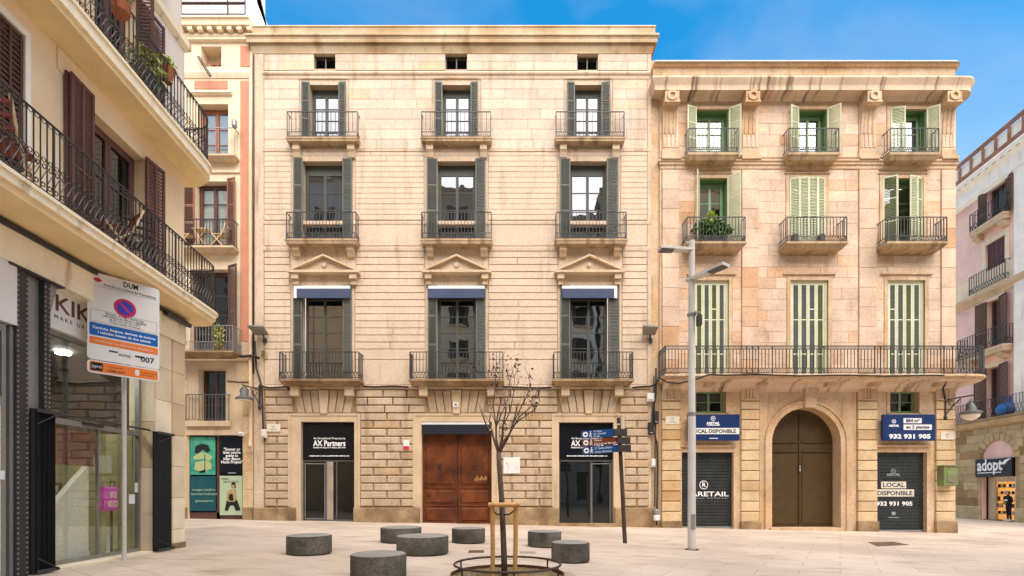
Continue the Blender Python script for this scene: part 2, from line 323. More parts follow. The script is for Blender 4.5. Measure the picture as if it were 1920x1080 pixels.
    def wall(s, x0, x1, z0, z1, ops, yf, yb):       # wall with rectangular openings
        xs = sorted({x0, x1, *[min(max(v, x0), x1) for o in ops for v in o[:2]]}); zs = sorted({z0, z1, *[min(max(v, z0), z1) for o in ops for v in o[2:4]]})
        def solid(i, j):
            if i < 0 or j < 0 or i >= len(xs) - 1 or j >= len(zs) - 1: return False
            cx, cz = (xs[i] + xs[i + 1]) / 2, (zs[j] + zs[j + 1]) / 2
            return not any(o[0] < cx < o[1] and o[2] < cz < o[3] for o in ops)
        for i in range(len(xs) - 1):
            for j in range(len(zs) - 1):
                if not solid(i, j): continue
                a, b, c, d = xs[i], xs[i + 1], zs[j], zs[j + 1]
                for y, fl in ((yf, 0), (yb, 1)):
                    q = [(a, y, c), (b, y, c), (b, y, d), (a, y, d)]; s.add(q[::-1] if fl else q, [(0, 1, 2, 3)])
                if not solid(i - 1, j): s.add([(a, yf, c), (a, yf, d), (a, yb, d), (a, yb, c)], [(0, 1, 2, 3)])
                if not solid(i + 1, j): s.add([(b, yf, c), (b, yb, c), (b, yb, d), (b, yf, d)], [(0, 1, 2, 3)])
                if not solid(i, j - 1): s.add([(a, yf, c), (a, yb, c), (b, yb, c), (b, yf, c)], [(0, 1, 2, 3)])
                if not solid(i, j + 1): s.add([(a, yf, d), (b, yf, d), (b, yb, d), (a, yb, d)], [(0, 1, 2, 3)])
        return s
    def build(s, name, mat, parent=None, smooth=False, kind=None):
        W = [s.fr.w(p) for p in s.v]
        lo = [min(p[i] for p in W) for i in range(3)]; hi = [max(p[i] for p in W) for i in range(3)]
        c = ((lo[0] + hi[0]) / 2, (lo[1] + hi[1]) / 2, lo[2])
        me = bpy.data.meshes.new(name); me.from_pydata([(p[0] - c[0], p[1] - c[1], p[2] - c[2]) for p in W], [], s.f)
        if len(s.f) < 20000:
            bm = bmesh.new(); bm.from_mesh(me); bmesh.ops.recalc_face_normals(bm, faces=bm.faces); bm.to_mesh(me); bm.free()
        if smooth:
            me.polygons.foreach_set('use_smooth', [True] * len(me.polygons))
            if smooth != 'all': me.set_sharp_from_angle(angle=math.radians(35))
        me.materials.append(M[mat])
        o = bpy.data.objects.new(name, me); COL.objects.link(o)
        pl = WL[parent.name] if parent else (0, 0, 0)
        o.parent = parent; o.location = (c[0] - pl[0], c[1] - pl[1], c[2] - pl[2]); WL[o.name] = c
        if kind: o['kind'] = kind
        return o
def tag(o, label, cat=None, group=None, kind=None):
    if label: o['label'] = label
    if cat: o['category'] = cat
    if group: o['group'] = group
    if kind: o['kind'] = kind
    return o
def thing(name, label, cat, loc, group=None):
    o = bpy.data.objects.new(name, None); COL.objects.link(o); o.location = loc; o.empty_display_size = .2
    WL[o.name] = tuple(loc); return tag(o, label, cat, group)
def text(body, size, fr, x, y, z, mat, parent, bold=0, sx=1.0, align='CENTER', name='lettering', ext=.0015, warp=None, shear=0, maxw=None):
    cu = bpy.data.curves.new('t', 'FONT'); cu.body = body; cu.size = size; cu.align_x = align; cu.resolution_u = 2
    cu.extrude = ext; cu.offset = bold; cu.shear = shear
    ob = bpy.data.objects.new('t', cu); me = bpy.data.meshes.new_from_object(ob)
    vs = [tuple(v.co) for v in me.vertices]; fs = [tuple(p.vertices) for p in me.polygons]
    bpy.data.objects.remove(ob); bpy.data.curves.remove(cu); bpy.data.meshes.remove(me)
    if maxw and vs:
        w = max(v[0] for v in vs) - min(v[0] for v in vs); sx = maxw / w
    mb = MB(fr); mb.add([(x + v[0] * sx, y - v[2], z + v[1]) if not warp else warp(v[0] * sx, v[1], v[2]) for v in vs], fs)
    return mb.build(name, mat, parent)
def leafmass(fr, c, rad, n, size, seed=0, droop=0, shape=1.0):
    r = random.Random(seed); mb = MB(fr)
    for i in range(n):
        while True:
            p = Vector((r.uniform(-1, 1), r.uniform(-1, 1), r.uniform(-1, 1)))
            if p.length < 1: break
        p = Vector((c[0] + p.x * rad[0], c[1] + p.y * rad[1], c[2] + p.z * rad[2]))
        a = Vector((r.uniform(-1, 1), r.uniform(-1, 1), r.uniform(-1, .6) - droop)).normalized()
        b = a.cross(Vector((r.uniform(-1, 1), r.uniform(-1, 1), r.uniform(-1, 1)))).normalized()
        s = size * r.uniform(.6, 1.3)
        nrm = a.cross(b) * s * .15
        mb.add([p, p + a * s * .5 + b * s * .28 * shape + nrm, p + a * s, p + a * s * .5 - b * s * .28 * shape + nrm], [(0, 1, 2, 3)])
    return mb
# ---------------------------------------------------------------- architectural pieces
def courses(fr, parent, x0, x1, rows, ops, yf, yb, c, lens, name, mat, joint=.02, off=.5, cap=300):
    """rows: list of (z0,z1); one stone per object"""
    out = []
    for k, (z0, z1) in enumerate(rows):
        iv = [(x0, x1)]
        for o in ops:
            if min(z1, o[3]) - max(z0, o[2]) > .35 * (z1 - z0):
                nv = []
                for a, b in iv:
                    if o[1] <= a or o[0] >= b: nv.append((a, b)); continue
                    if o[0] - a > .05: nv.append((a, o[0]))
                    if b - o[1] > .05: nv.append((o[1], b))
                iv = nv
        for a, b in iv:
            p = a; first = True
            while p < b - 1e-6:
                L = rnd.uniform(*lens)
                if first and k % 2: L *= off
                first = False
                q = p + L
                if b - q < lens[0] * .6: q = b
                out.append((p + joint / 2, q - joint / 2, z0 + joint / 2, z1 - joint / 2)); p = q
    out.sort(key=lambda t: -(t[1] - t[0]) * (t[3] - t[2]))
    for t in out[:cap]:
        MB(fr).block(*t, yb, yf + rnd.uniform(-.003, .003), c).build(name, mat, parent)
    if out[cap:]:
        mb = MB(fr)
        for t in out[cap:]: mb.block(*t, yb, yf, c)
        mb.build(name + 's', mat, parent, kind='stuff')
    return len(out)
def window(fr, parent, x0, x1, z0, z1, y, rows, fm='frame_grey', gm='glass', fw=.055, leaves=2, head=0, sill=0, vert=1, th=.06):
    """casement: frame mesh with every pane a child"""
    mb = MB(fr)
    mb.box(x0, x0 + fw, y, y + th, z0, z1); mb.box(x1 - fw, x1, y, y + th, z0, z1)
    mb.box(x0 + fw, x1 - fw, y, y + th, z1 - fw - head, z1); mb.box(x0 + fw, x1 - fw, y, y + th, z0, z0 + fw)
    zi0, zi1 = z0 + fw, z1 - fw - head; panes = []
    for L in range(leaves):
        a = x0 + fw + (x1 - x0 - 2 * fw) * L / leaves; b = x0 + fw + (x1 - x0 - 2 * fw) * (L + 1) / leaves
        s = fw * .75; yl = y - .018
        mb.box(a + .002, a + s, yl, y + th - .01, zi0, zi1); mb.box(b - s, b - .002, yl, y + th - .01, zi0, zi1)
        mb.box(a + s, b - s, yl, y + th - .01, zi0, zi0 + s + sill); mb.box(a + s, b - s, yl, y + th - .01, zi1 - s, zi1)
        g0, g1 = zi0 + s + sill, zi1 - s
        for r in range(rows):
            c0 = g0 + (g1 - g0) * r / rows; c1 = g0 + (g1 - g0) * (r + 1) / rows
            if r: mb.box(a + s, b - s, yl + .01, y + th - .02, c0 - .013, c0 + .013)
            for k in range(vert):
                p0 = a + s + (b - a - 2 * s) * k / vert; p1 = a + s + (b - a - 2 * s) * (k + 1) / vert
                if k: mb.box(p0 - .012, p0 + .012, yl + .012, y + th - .022, c0 + .013, c1 - .013)
                panes.append((p0, p1, c0, c1))
    o = mb.build('window', fm, parent)
    for p in panes: MB(fr).box(p[0], p[1], y + .012, y + .02, p[2], p[3]).build('pane', gm, o)
    return o
def shutter(fr, parent, hx, hy, w, z0, z1, ang, fm, sm=None, rails=(.5,), stile=.05, pitch=.055, th=.035, cols=1, solid=0, name='shutter'):
    """louvred leaf hinged at (hx,hy), running at angle ang (degrees, 0 = +x, negative = outward)"""
    ca, sa = math.cos(math.radians(ang)), math.sin(math.radians(ang))
    def T(mb, u0, u1, v0, v1, a, b):
        pts = [(u0, v0, a), (u1, v0, a), (u1, v1, a), (u0, v1, a), (u0, v0, b), (u1, v0, b), (u1, v1, b), (u0, v1, b)]
        mb.add([(hx + u * ca - v * sa, hy + u * sa + v * ca, z) for u, v, z in pts], [(0, 3, 2, 1), (4, 5, 6, 7), (0, 1, 5, 4), (1, 2, 6, 5), (2, 3, 7, 6), (3, 0, 4, 7)])
    mb = MB(fr); sl = MB(fr) if sm else mb
    zs = [z0] + [z0 + (z1 - z0) * f for f in rails] + [z1]
    for c in range(cols + 1):
        u = stile / 2 + (w - stile) * c / cols
        T(mb, u - stile / 2, u + stile / 2, 0, th, z0, z1)
    for i, zz in enumerate(zs):
        h = stile * (.8 if 0 < i < len(zs) - 1 else 1.2)
        a, b = (zz, zz + h) if i == 0 else (zz - h, zz) if i == len(zs) - 1 else (zz - h / 2, zz + h / 2)
        for c in range(cols): T(mb, stile + (w - stile) * c / cols - 1e-4 * 0, (w - stile) * (c + 1) / cols, .004, th - .004, a, b)
    for c in range(cols):
        u0, u1 = stile + (w - stile) * c / cols, (w - stile) * (c + 1) / cols
        for i in range(len(zs) - 1):
            a = zs[i] + stile; b = zs[i + 1] - stile * .7
            if i == 0 and solid: T(sl, u0, u1, .012, .02, a, b); continue
            n = max(1, int((b - a) / pitch))
            for k in range(n):
                zz = a + (b - a) * (k + .5) / n; h = (b - a) / n
                pts = [(u0, .006, zz - h * .55), (u1, .006, zz - h * .55), (u1, th - .006, zz + h * .25), (u0, th - .006, zz + h * .25)]
                vs = [(hx + u * ca - v * sa, hy + u * sa + v * ca, z) for u, v, z in pts]
                vs += [(x, y, z + .009) for x, y, z in vs]
                sl.add(vs, [(0, 1, 2, 3), (7, 6, 5, 4), (0, 4, 5, 1), (2, 6, 7, 3)])
    o = mb.build(name, fm, parent)
    if sm: sl.build('slats', sm, parent, kind='stuff')
    return o
def railing(fr, path, z, h, parent, mat, closed=False, sp=.11, bw=.011, lower=.17, deco='zig', upper=0, top=.02, z_low=.05, name='railing'):
    """path of (x,y) corner points; balusters, rails and the band of ornament in one ironwork"""
    mb = MB(fr)
    def bar(a, b, r): mb.tube([a, b], r, 4)
    pts = [Vector((p[0], p[1], 0)) for p in path]
    for zz, r in ((h, top), (z_low, bw * 1.1)) + (((z_low + lower, bw * 1.1),) if lower else ()) + (((h - upper, bw * 1.1),) if upper else ()):
        mb.tube([(p.x, p.y, z + zz) for p in pts], r, 4)
    for i, p in enumerate(pts):
        mb.tube([(p.x, p.y, z), (p.x, p.y, z + h)], bw * 1.5, 4)
    zb = z + z_low + (lower if lower and deco else 0)
    for i in range(len(pts) - 1):
        a, b = pts[i], pts[i + 1]; L = (b - a).length; n = max(1, round(L / sp))
        if L < .02: continue
        for k in range(n):
            p = a + (b - a) * (k / n); q = a + (b - a) * ((k + 1) / n)
            if k: bar((p.x, p.y, zb), (p.x, p.y, z + h - (upper or 0)), bw)
            if deco == 'zig' and lower:
                m = (p + q) / 2
                bar((p.x, p.y, z + z_low), (m.x, m.y, z + z_low + lower), bw * .7); bar((m.x, m.y, z + z_low + lower), (q.x, q.y, z + z_low), bw * .7)
            if deco == 'slash' and lower:
                for t in (0, .5):
                    s0 = p + (q - p) * t; s1 = p + (q - p) * (t + .5)
                    bar((s0.x, s0.y, z + z_low + lower), (s1.x, s1.y, z + z_low), bw * .7)
            if deco == 'vert' and lower:
                m = (p + q) / 2; bar((m.x, m.y, z + z_low), (m.x, m.y, z + z_low + lower), bw * .8); bar((p.x, p.y, z + z_low), (p.x, p.y, z + z_low + lower), bw * .8)
            if upper:
                for t in (0, .5):
                    s0 = p + (q - p) * t; s1 = p + (q - p) * (t + .5)
                    bar((s0.x, s0.y, z + h), (s1.x, s1.y, z + h - upper), bw * .7)
    return mb.build(name, mat, parent)
def balcony(fr, parent, x0, x1, dep, zt, thk, h, smat, imat, brackets=(), bw=.26, bh=.34, sp=.11, lower=.17, deco='zig', in_=.05, br_mat=None, name='balcony', taper=.0, bd=None, upper=0, barw=.012):
    mb = MB(fr)
    mb.box(x0, x1, -dep, .05, zt - thk * .4, zt)
    e = in_
    a, b = zt - thk, zt - thk * .4 - .001; t = taper
    mb.add([(x0 + e + t, -dep + e + t, a), (x1 - e - t, -dep + e + t, a), (x1 - e - t, .04, a), (x0 + e + t, .04, a), (x0 + e * .4, -dep + e * .4, b), (x1 - e * .4, -dep + e * .4, b), (x1 - e * .4, .04, b), (x0 + e * .4, .04, b)],
           [(0, 3, 2, 1), (4, 5, 6, 7), (0, 1, 5, 4), (1, 2, 6, 5), (2, 3, 7, 6), (3, 0, 4, 7)])
    o = mb.build(name, smat, parent)
    for bx in brackets:
        bdp = bd or dep * .8
        m2 = MB(fr); pr = [(.04, zt - thk - .002), (-bdp, zt - thk - .002), (-bdp, zt - thk - bh * .45), (-bdp * .72, zt - thk - bh * .62), (-bdp * .5, zt - thk - bh * .95), (.04, zt - thk - bh)]
        n = len(pr)
        m2.add([(bx - bw / 2, p[0], p[1]) for p in pr] + [(bx + bw / 2, p[0], p[1]) for p in pr], [tuple(range(n)), tuple(range(2 * n - 1, n - 1, -1))] + [(i, (i + 1) % n, (i + 1) % n + n, i + n) for i in range(n)])
        m2.build('bracket', br_mat or smat, o)
    r = .04
    railing(fr, [(x0 + r, .02), (x0 + r, -dep + r), (x1 - r, -dep + r), (x1 - r, .02)], zt, h, o, imat, sp=sp, lower=lower, deco=deco, upper=upper, bw=barw)
    return o
def lpath(x0, x1, y=0, left=None, right=None):
    """straight wall line with square returns where left/right give the return depth"""
    p = []
    if left is not None: p += [(x0, y + left, -1, 0), (x0, y, -1, -1)]
    else: p += [(x0, y, 0, -1)]
    if right is not None: p += [(x1, y, 1, -1), (x1, y + right, 1, 0)]
    else: p += [(x1, y, 0, -1)]
    return p
def loop(prof, back=-.1):                            # close a (offset,z) outline against the wall
    return [(back, prof[0][1])] + list(prof) + [(back, prof[-1][1])]
# ---------------------------------------------------------------- ground
g = MB(FW); g.add([(-260, -120, gz(-260)), (260, -120, gz(260)), (260, 400, gz(260)), (-260, 400, gz(-260))], [(0, 1, 2, 3)])
gr = tag(g.build('ground', 'ground'), 'pale pinkish granite paving of the square', None, None, 'structure')
# ================================================================ central palace
A = thing('stone_palace', 'tall cream stone palace with grey shutters and three pedimented windows', 'building', (X(848), 19, gz(X(848))))
AX0, AX1 = X(477), X(1221)
base = -.9
tops = [dict(c=608, o=(581, 636), sh=(566, 650), b=(535.5, 671)), dict(c=856, o=(829, 883), sh=(815, 897), b=(788, 922)), dict(c=1103, o=(1077, 1128), sh=(1062, 1144), b=(1041, 1173))]
mids = [dict(o=(568, 643.5), sh=(551, 662), b=(534, 669)), dict(o=(820, 892), sh=(800, 911), b=(788, 923)), dict(o=(1068.5, 1138), sh=(1049, 1159), b=(1041, 1177))]
firs = [dict(o=(567, 644), sh=(550.5, 661), b=(521, 674), aw=(551, 656), wh=0), dict(o=(819, 893), sh=(802, 911), b=(766, 945), aw=(803, 909), wh=None), dict(o=(1068, 1142), sh=(1050, 1161), b=(1037, 1189), aw=(1054, 1157), wh=1)]
grd = [dict(i=(565, 665), o=(543, 675), t=791, zb=975), dict(i=(791, 922), o=(776, 934), t=791, zb=982), dict(i=(1048, 1150), o=(1036, 1169), t=792, zb=985)]
vents = [(589, 629, 102, 129), (835, 876, 102, 130), (1082, 1121, 104, 131)]
zT, zM, zF = Z(256, -.35), Z(447, -.45), Z(710, -.6)      # balcony floors
ops = []
for t in tops: ops.append((X(t['o'][0]), X(t['o'][1]), zT, Z(160)))
for t in mids: ops.append((X(t['o'][0]), X(t['o'][1]), zM, Z(303)))
for t in firs: ops.append((X(t['o'][0]), X(t['o'][1]), zF, Z(540)))
for t in grd: ops.append((X(t['i'][0]), X(t['i'][1]), base, Z(t['t'])))
for v in vents: ops.append((X(v[0]), X(v[1]), Z(v[3]), Z(v[2])))
MB().wall(AX0, AX1, base, Z(98), ops, 0, .45).build('wall', 'stone_a_core', A)
MB().box(AX0, AX1, .46, 9, base, Z(60)).build('rear_block', 'stone_a_plain', A)
def rows(py_list): return [(Z(py_list[i + 1]), Z(py_list[i])) for i in range(len(py_list) - 1)]
def pl(a, b, n): return [a + (b - a) * i / n for i in range(n + 1)]
exp = lambda o, e: (o[0] - e, o[1] + e, o[2], o[3])
xl, xr = X(496), X(1213)
# smooth corner strips
MB().box(AX0, xl - .012, -.035, .02, Z(975), Z(100)).build('corner_strip', 'stone_a_plain', A)
MB().box(xr + .012, AX1 - .005, -.035, .02, Z(985), Z(100)).build('corner_strip', 'stone_a_plain', A)
# window surrounds: smooth stone jambs beside every opening
sur = []
for t, (py0, zb, w) in [(tops, (150, zT, .14)), (mids, (293, zM, .2)), (firs, (528, zF, .2))]:
    for q in t:
        a, b = X(q['sh'][0]), X(q['sh'][1]); zt = Z(py0)
        mb = MB(); oa, ob_ = X(q['o'][0]), X(q['o'][1])
        top_o = {150: 160, 293: 303, 528: 540}[py0]
        mb.box(a - .08, oa, -.026, .02, zb - .05, zt); mb.box(ob_, b + .08, -.026, .02, zb - .05, zt); mb.box(oa, ob_, -.026, .02, Z(top_o), zt)
        mb.build('window_surround', 'stone_a_plain', A); sur.append((a - .1, b + .1, zb - .3, zt + .02))
for t in tops:
    MB().box(X(t['sh'][0]) - .02, X(t['sh'][1]) + .02, -.07, .02, Z(150) + .005, Z(150) + .07).build('lintel_moulding', 'cornice_a', A)
aops = ops + sur
# attic, top floor, middle floor, first floor: one object for each stone
n = courses(FA, A, xl, xr, rows([100, 116, 132.5]), aops, -.03, .02, .004, (1.0, 2.4), 'ashlar_block', 'stone_a', joint=.007)
n += courses(FA, A, xl, xr, rows([149] + pl(168, 262, 5) + [280]), aops, -.03, .02, .005, (.9, 2.2), 'ashlar_block', 'stone_a', joint=.008)
n += courses(FA, A, xl, xr, rows([283] + pl(293, 413, 12)), aops, -.03, .02, .006, (2.2, 4.5), 'ashlar_block', 'stone_a_even', joint=.011)
n += courses(FA, A, xl, xr, rows([421, 461.5]), aops, -.03, .02, .005, (2.2, 4.5), 'ashlar_block', 'stone_a_even', joint=.014)
peds = [(X(a) - .02, X(b) + .02, Z(528), Z(466)) for a, b in ((545, 667), (797, 915), (1047, 1166))]
n += courses(FA, A, xl, xr, rows([470.5] + pl(483.5, 655, 13)), aops + peds, -.03, .02, .009, (2.0, 4.4), 'course_block', 'stone_a_even', joint=.026)
n += courses(FA, A, xl, xr, rows([655, 674.5, 722]), aops, -.03, .02, .008, (3, 5), 'course_block', 'stone_a_even', joint=.022)
for i, p in enumerate(peds): MB().box(p[0] + .01, p[1] - .01, -.024, .02, p[2] + .01, p[3] - .01).build('pediment_ground', 'stone_a_plain', A)
# string courses
def band(px0, px1, prof, mat, par, name='string_course', d=0, left=None, right=None):
    return MB().sweep(lpath(X(px0), X(px1), d, left, right), loop([(o, Z(p, -o)) for o, p in prof])).build(name, mat, par)
band(494, 1218, [(.05, 133), (.11, 135.5), (.09, 139), (.06, 141), (.05, 147), (.035, 149)], 'stone_a_plain', A)
band(494, 1218, [(.05, 279.5), (.05, 283)], 'stone_a_plain', A)
band(494, 1218, [(.045, 414), (.05, 417), (.045, 420.5)], 'stone_a_plain', A)
band(494, 1218, [(.05, 462), (.06, 464), (.05, 470)], 'stone_a_plain', A)
band(480, 1219, [(.06, 722), (.09, 725), (.05, 730)], 'stone_a_plain', A)
# crowning cornice
MB().sweep(lpath(AX0 + .02, AX1 - .03, .0, 3, 3), loop([(.15, Z(47, -.15)), (.18, Z(49, -.18)), (.15, Z(51.5, -.15)), (.14, Z(61.5, -.14)), (.27, Z(62, -.27)), (.27, Z(65, -.27)), (.23, Z(67, -.23)), (.2, Z(74, -.2)), (.22, Z(75, -.22)), (.21, Z(79, -.21)), (.13, Z(80, -.13)), (.11, Z(88, -.11)), (.06, Z(97, -.06)), (.05, Z(100, -.05))])).build('cornice', 'cornice_a', A)
# pediments
for i, (a, b) in enumerate(((538.5, 672), (790, 921), (1040, 1172))):
    d = .32; xa, xb = X(a, -d), X(b, -d); xc = (xa + xb) / 2; zb = Z(507, -d); zt = Z(475.5, -d)
    p = MB().box(xa, xb, -d, .02, zb - .06, zb + .03).build('pediment', 'frame_stone', A)
    MB().prism([(xa + .12, zb + .032), (xb - .12, zb + .032), (xc, zt - .1)], -d + .16, .02).build('tympanum', 'stone_a_plain', p)
    for s in (1, -1):
        e = xa if s > 0 else xb
        MB().prism([(e, zb + .031), (e + s * .16, zb + .031), (xc, zt - .075), (xc, zt)], -d, .02).build('raking_cornice', 'frame_stone', p)
    MB().disc(xc, zb + .28, .085, -d + .1, -d + .17, 16).build('boss', 'stone_a_plain', p)
    for bx in (a + 12, b - 12):
        xx = X(bx, -d); m2 = MB()
        m2.box(xx - .13, xx + .13, -d + .06, .02, zb - .27, zb - .062); m2.box(xx - .1, xx + .1, -d * .5, .02, zb - .46, zb - .272)
        m2.build('bracket', 'frame_stone', p)
# attic vents
for v in vents:
    a, b, c, d = X(v[0]), X(v[1]), Z(v[3]), Z(v[2])
    m2 = MB(); m2.box(a, b, .1, .14, c, c + .04); m2.box(a, b, .1, .14, d - .04, d)
    for xx in (a, (a + b) / 2 - .02, b - .04): m2.box(xx, xx + .04, .095, .145, c + .041, d - .041)
    w = m2.build('attic_vent', 'iron_grey', A)
    m2 = MB()
    for k in range(11):
        zz = c + .05 + (d - c - .1) * k / 11; m2.add([(a + .04, .11, zz), (b - .04, .11, zz), (b - .04, .16, zz + .05), (a + .04, .16, zz + .05)], [(0, 1, 2, 3)])
    m2.build('louvres', 'dark_int', w); MB().box(a, b, .3, .32, c, d).build('backing', 'black', w)
# windows, shutters, balconies
def a_window(par, q, zb, zt, rows_, gm, head, gauze=False, sang=6):
    x0, x1 = X(q['o'][0]), X(q['o'][1])
    w = window(FA, par, x0, x1, zb, zt, .24, rows_, 'frame_grey', gm, fw=.07, head=head)
    MB().box(x0, x1, .46, .48, zb, zt).build('dark_room', 'dark_int', w)
    wl = x0 - X(q['sh'][0]); wr = X(q['sh'][1]) - x1
    h = zt - zb
    shutter(FA, w, x0 + .01, -.03, wl, zb + .03, zt + .09, 180 + sang, 'shut_grey', 'shut_slat', rails=(.38, .68), stile=.045)
    shutter(FA, w, x1 - .01, -.066, wr, zb + .03, zt + .09, -sang, 'shut_grey', 'shut_slat', rails=(.38, .68), stile=.045)
    return w
for i, q in enumerate(tops):
    a_window(A, q, zT, Z(160), 4, 'glass_mirror', .18)
    x0, x1 = X(q['b'][0], -.35), X(q['b'][1], -.35)
    balcony(FA, A, x0, x1, .35, zT, .15, .98, 'balcony_stone', 'iron', (x0 + .33, x1 - .33), bw=.27, bh=.5, sp=.17, lower=.16, deco='slash', in_=.03, barw=.012, bd=.22, br_mat='frame_stone')
for i, q in enumerate(mids):
    a_window(A, q, zM, Z(303), 4, 'glass_mirror', .3)
    x0, x1 = X(q['b'][0], -.45), X(q['b'][1], -.45)
    balcony(FA, A, x0, x1, .45, zM, .18, 1.02, 'balcony_stone', 'iron', (x0 + .33, x1 - .33), bw=.27, bh=.36, sp=.125, lower=.18, deco='vert', in_=.03, barw=.013, bd=.3, br_mat='frame_stone')
for i, q in enumerate(firs):
    w = a_window(A, q, zF, Z(540), 5, 'glass', .3, sang=3)
    x0, x1 = X(q['b'][0], -.6), X(q['b'][1], -.6)
    b = balcony(FA, A, x0, x1, .6, zF, .22, 1.02, 'plinth', 'iron', (), sp=.125, lower=.2, deco='zig', in_=.08, taper=.05, barw=.014)
    for bx in (x0 + .5, x1 - .5):
        MB().box(bx - .16, bx + .16, -.34, .02, zF - .58, zF - .225).build('bracket', 'frame_stone', b)
    # rolled awning in its cassette
    d = -.14; a0, a1 = X(q['aw'][0], d), X(q['aw'][1], d)
    aw = MB().box(a0, a1, d - .02, .0, Z(541.5, d), Z(536, d)).build('awning', 'white', A)
    MB().box(a0 + (.12 if q['wh'] == 0 else 0), a1 - (.12 if q['wh'] == 1 else 0), d - .03, d + .03, Z(559, d), Z(541.5, d) - .003).build('awning_valance', 'navy_awning', aw)
    if q['wh'] is not None:
        e = (a0, a0 + .115) if q['wh'] == 0 else (a1 - .115, a1)
        MB().box(e[0], e[1], d - .025, d + .02, Z(559, d), Z(541.5, d) - .003).build('awning_arm', 'white', aw)
        xx = X(573 if q['wh'] == 0 else 1139, d)
        MB().tube([(xx, d, Z(559, d)), (xx, d, zF + .1)], .02, 6).build('crank_rod', 'galv_pole', aw)
# ground floor: rusticated stones
gy = [731 + 14.6 * k for k in range(16)]
gfr = [(X(q['o'][0]) - .01, X(q['o'][1]) + .01, base, Z(777)) for q in grd]
vz = [(X(c - 58), X(c + 58), Z(776), Z(731)) for c in (609, 856.5, 1103.5)]
n2 = courses(FA, A, X(497), X(1216.5), rows(gy[:4]), gfr + vz, -.075, .02, .028, (.85, 1.15), 'rusticated_block', 'rustic', joint=.035)
for a, b in ((497, 543), (675, 776), (934, 1036), (1169, 1217)):
    r_ = rows(gy[3:]); W_ = X(b) - X(a)
    for k, (z0, z1) in enumerate(r_):
        if W_ < 1.2: cuts = [0, 1] if k % 2 == 0 else [0, .5, 1]
        else: cuts = [0, .5, 1] if k % 2 == 0 else [0, .25, .75, 1]
        for u, v in zip(cuts, cuts[1:]):
            j = .018
            MB().block(X(a) + u * W_ + j + .015, X(a) + v * W_ - j + .0, z0 + j, z1 - j, .02, -.075 + rnd.uniform(-.006, .006), .03).build('rusticated_block', 'rustic', A)
MB().box(AX0 + .01, xl + .6, -.012, .01, base, Z(731)).build('joint_bed', 'rustic_core', A)
for a, b in ((673, 778), (932, 1038), (1167, 1219)): MB().box(X(a), X(b), -.012, .01, base, Z(731)).build('joint_bed', 'rustic_core', A)
MB().box(X(540), X(1175), -.012, .01, Z(778), Z(731)).build('joint_bed', 'rustic_core', A)
# flat-arch stones with keystone, architraves and plinths
for gi, (c, q) in enumerate(zip((609, 856.5, 1103.5), grd)):
    zt, zb = Z(732), Z(775)
    bt = [-58, -43, -27, -11, 10, 26, 42, 58]; bb = [-50, -35, -21, -7.5, 7, 20, 34, 50]
    for k in range(7):
        key = k == 3; j = .016
        q4 = [(X(c + bb[k]) + j, zb - (.04 if key else 0)), (X(c + bb[k + 1]) - j, zb - (.04 if key else 0)), (X(c + bt[k + 1]) - j, zt), (X(c + bt[k]) + j, zt)]
        MB().qblock(q4, .02, -.13 if key else -.075, .02).build('keystone' if key else 'arch_stone', 'frame_stone' if key else 'rustic', A)
    i0, i1, o0, o1 = X(q['i'][0]), X(q['i'][1]), X(q['o'][0]), X(q['o'][1]); zi, zo = Z(q['t']), Z(777)
    m2 = MB(); m2.box(o0, i0, -.05, .02, base, zi); m2.box(i1, o1, -.05, .02, base, zi); m2.box(o0, o1, -.05, .02, zi + .001, zo)
    fr_ = m2.build('door_surround', 'frame_stone', A)
    m2 = MB(); m2.box(o0 - .03, o0 + .06, -.075, -.051, Z(950), zo + .03); m2.box(o1 - .06, o1 + .03, -.075, -.051, Z(950), zo + .03); m2.box(o0 + .061, o1 - .061, -.075, -.051, zo - .06, zo + .03)
    m2.build('surround_moulding', 'frame_stone', fr_)
for a, b in ((478, 556), (664.5, 788), (923, 1047), (1151, 1222)):
    MB().block(X(a), X(b), base, Z(951.5), .02, -.16, .03).build('plinth_stone', 'plinth', A)
# main door: two panelled leaves
i0, i1 = X(791), X(922); xc = (i0 + i1) / 2; zb = gz(X(856)) - .02; zt = Z(792)
for s in (0, 1):
    a, b = (i0, xc - .012) if s == 0 else (xc + .012, i1)
    dr = MB().box(a, b, .2, .26, zb, zt).build('door_leaf', 'door_wood', A)
    zr = [zb + .12, Z(952), Z(948), Z(918), Z(913), Z(834), Z(829), zt]
    for z0, z1 in ((zr[0], Z(953)), (Z(943), Z(920)), (Z(908), Z(836))):
        m2 = MB(); m2.block(a + .13, b - .13, z0, z1, .199, .165, .03); m2.build('door_panel', 'door_wood', dr)
    for zz in (Z(948), Z(914)): MB().box(a + .03, b - .03, .178, .199, zz - .03, zz + .03).build('door_rail', 'door_wood', dr)
    kx, kz = X(824 if s == 0 else 889), Z(873)
    m2 = MB(); m2.disc(kx, kz + .08, .05, .13, .165, 12); m2.tube([(kx + .06 * math.sin(t), .14, kz - .02 + .09 * math.cos(t)) for t in [k * .63 for k in range(10)]], .014, 5, True)
    m2.build('knocker', 'iron_rust', dr)
    st = MB()
    for k in range(26):
        zz = zb + .1 + k * (zt - zb - .5) / 26; xx = (b - .05) if s == 0 else (a + .05); st.block(xx - .02, xx + .02, zz - .02, zz + .02, .2, .18, .012)
    st.build('studs', 'iron_rust', dr, kind='stuff')
gf = MB()
for k in range(14):
    x0 = X(888 + k * 1.7); gf.tube([(x0, .163, Z(899 + 3 * math.sin(k * 2.1))), (x0 + .05, .163, Z(894 + 3 * math.cos(k * 1.3))), (x0 + .03, .163, Z(901 - k * .15))], .009, 4)
gf.build('scratches', 'wood_stake', A)
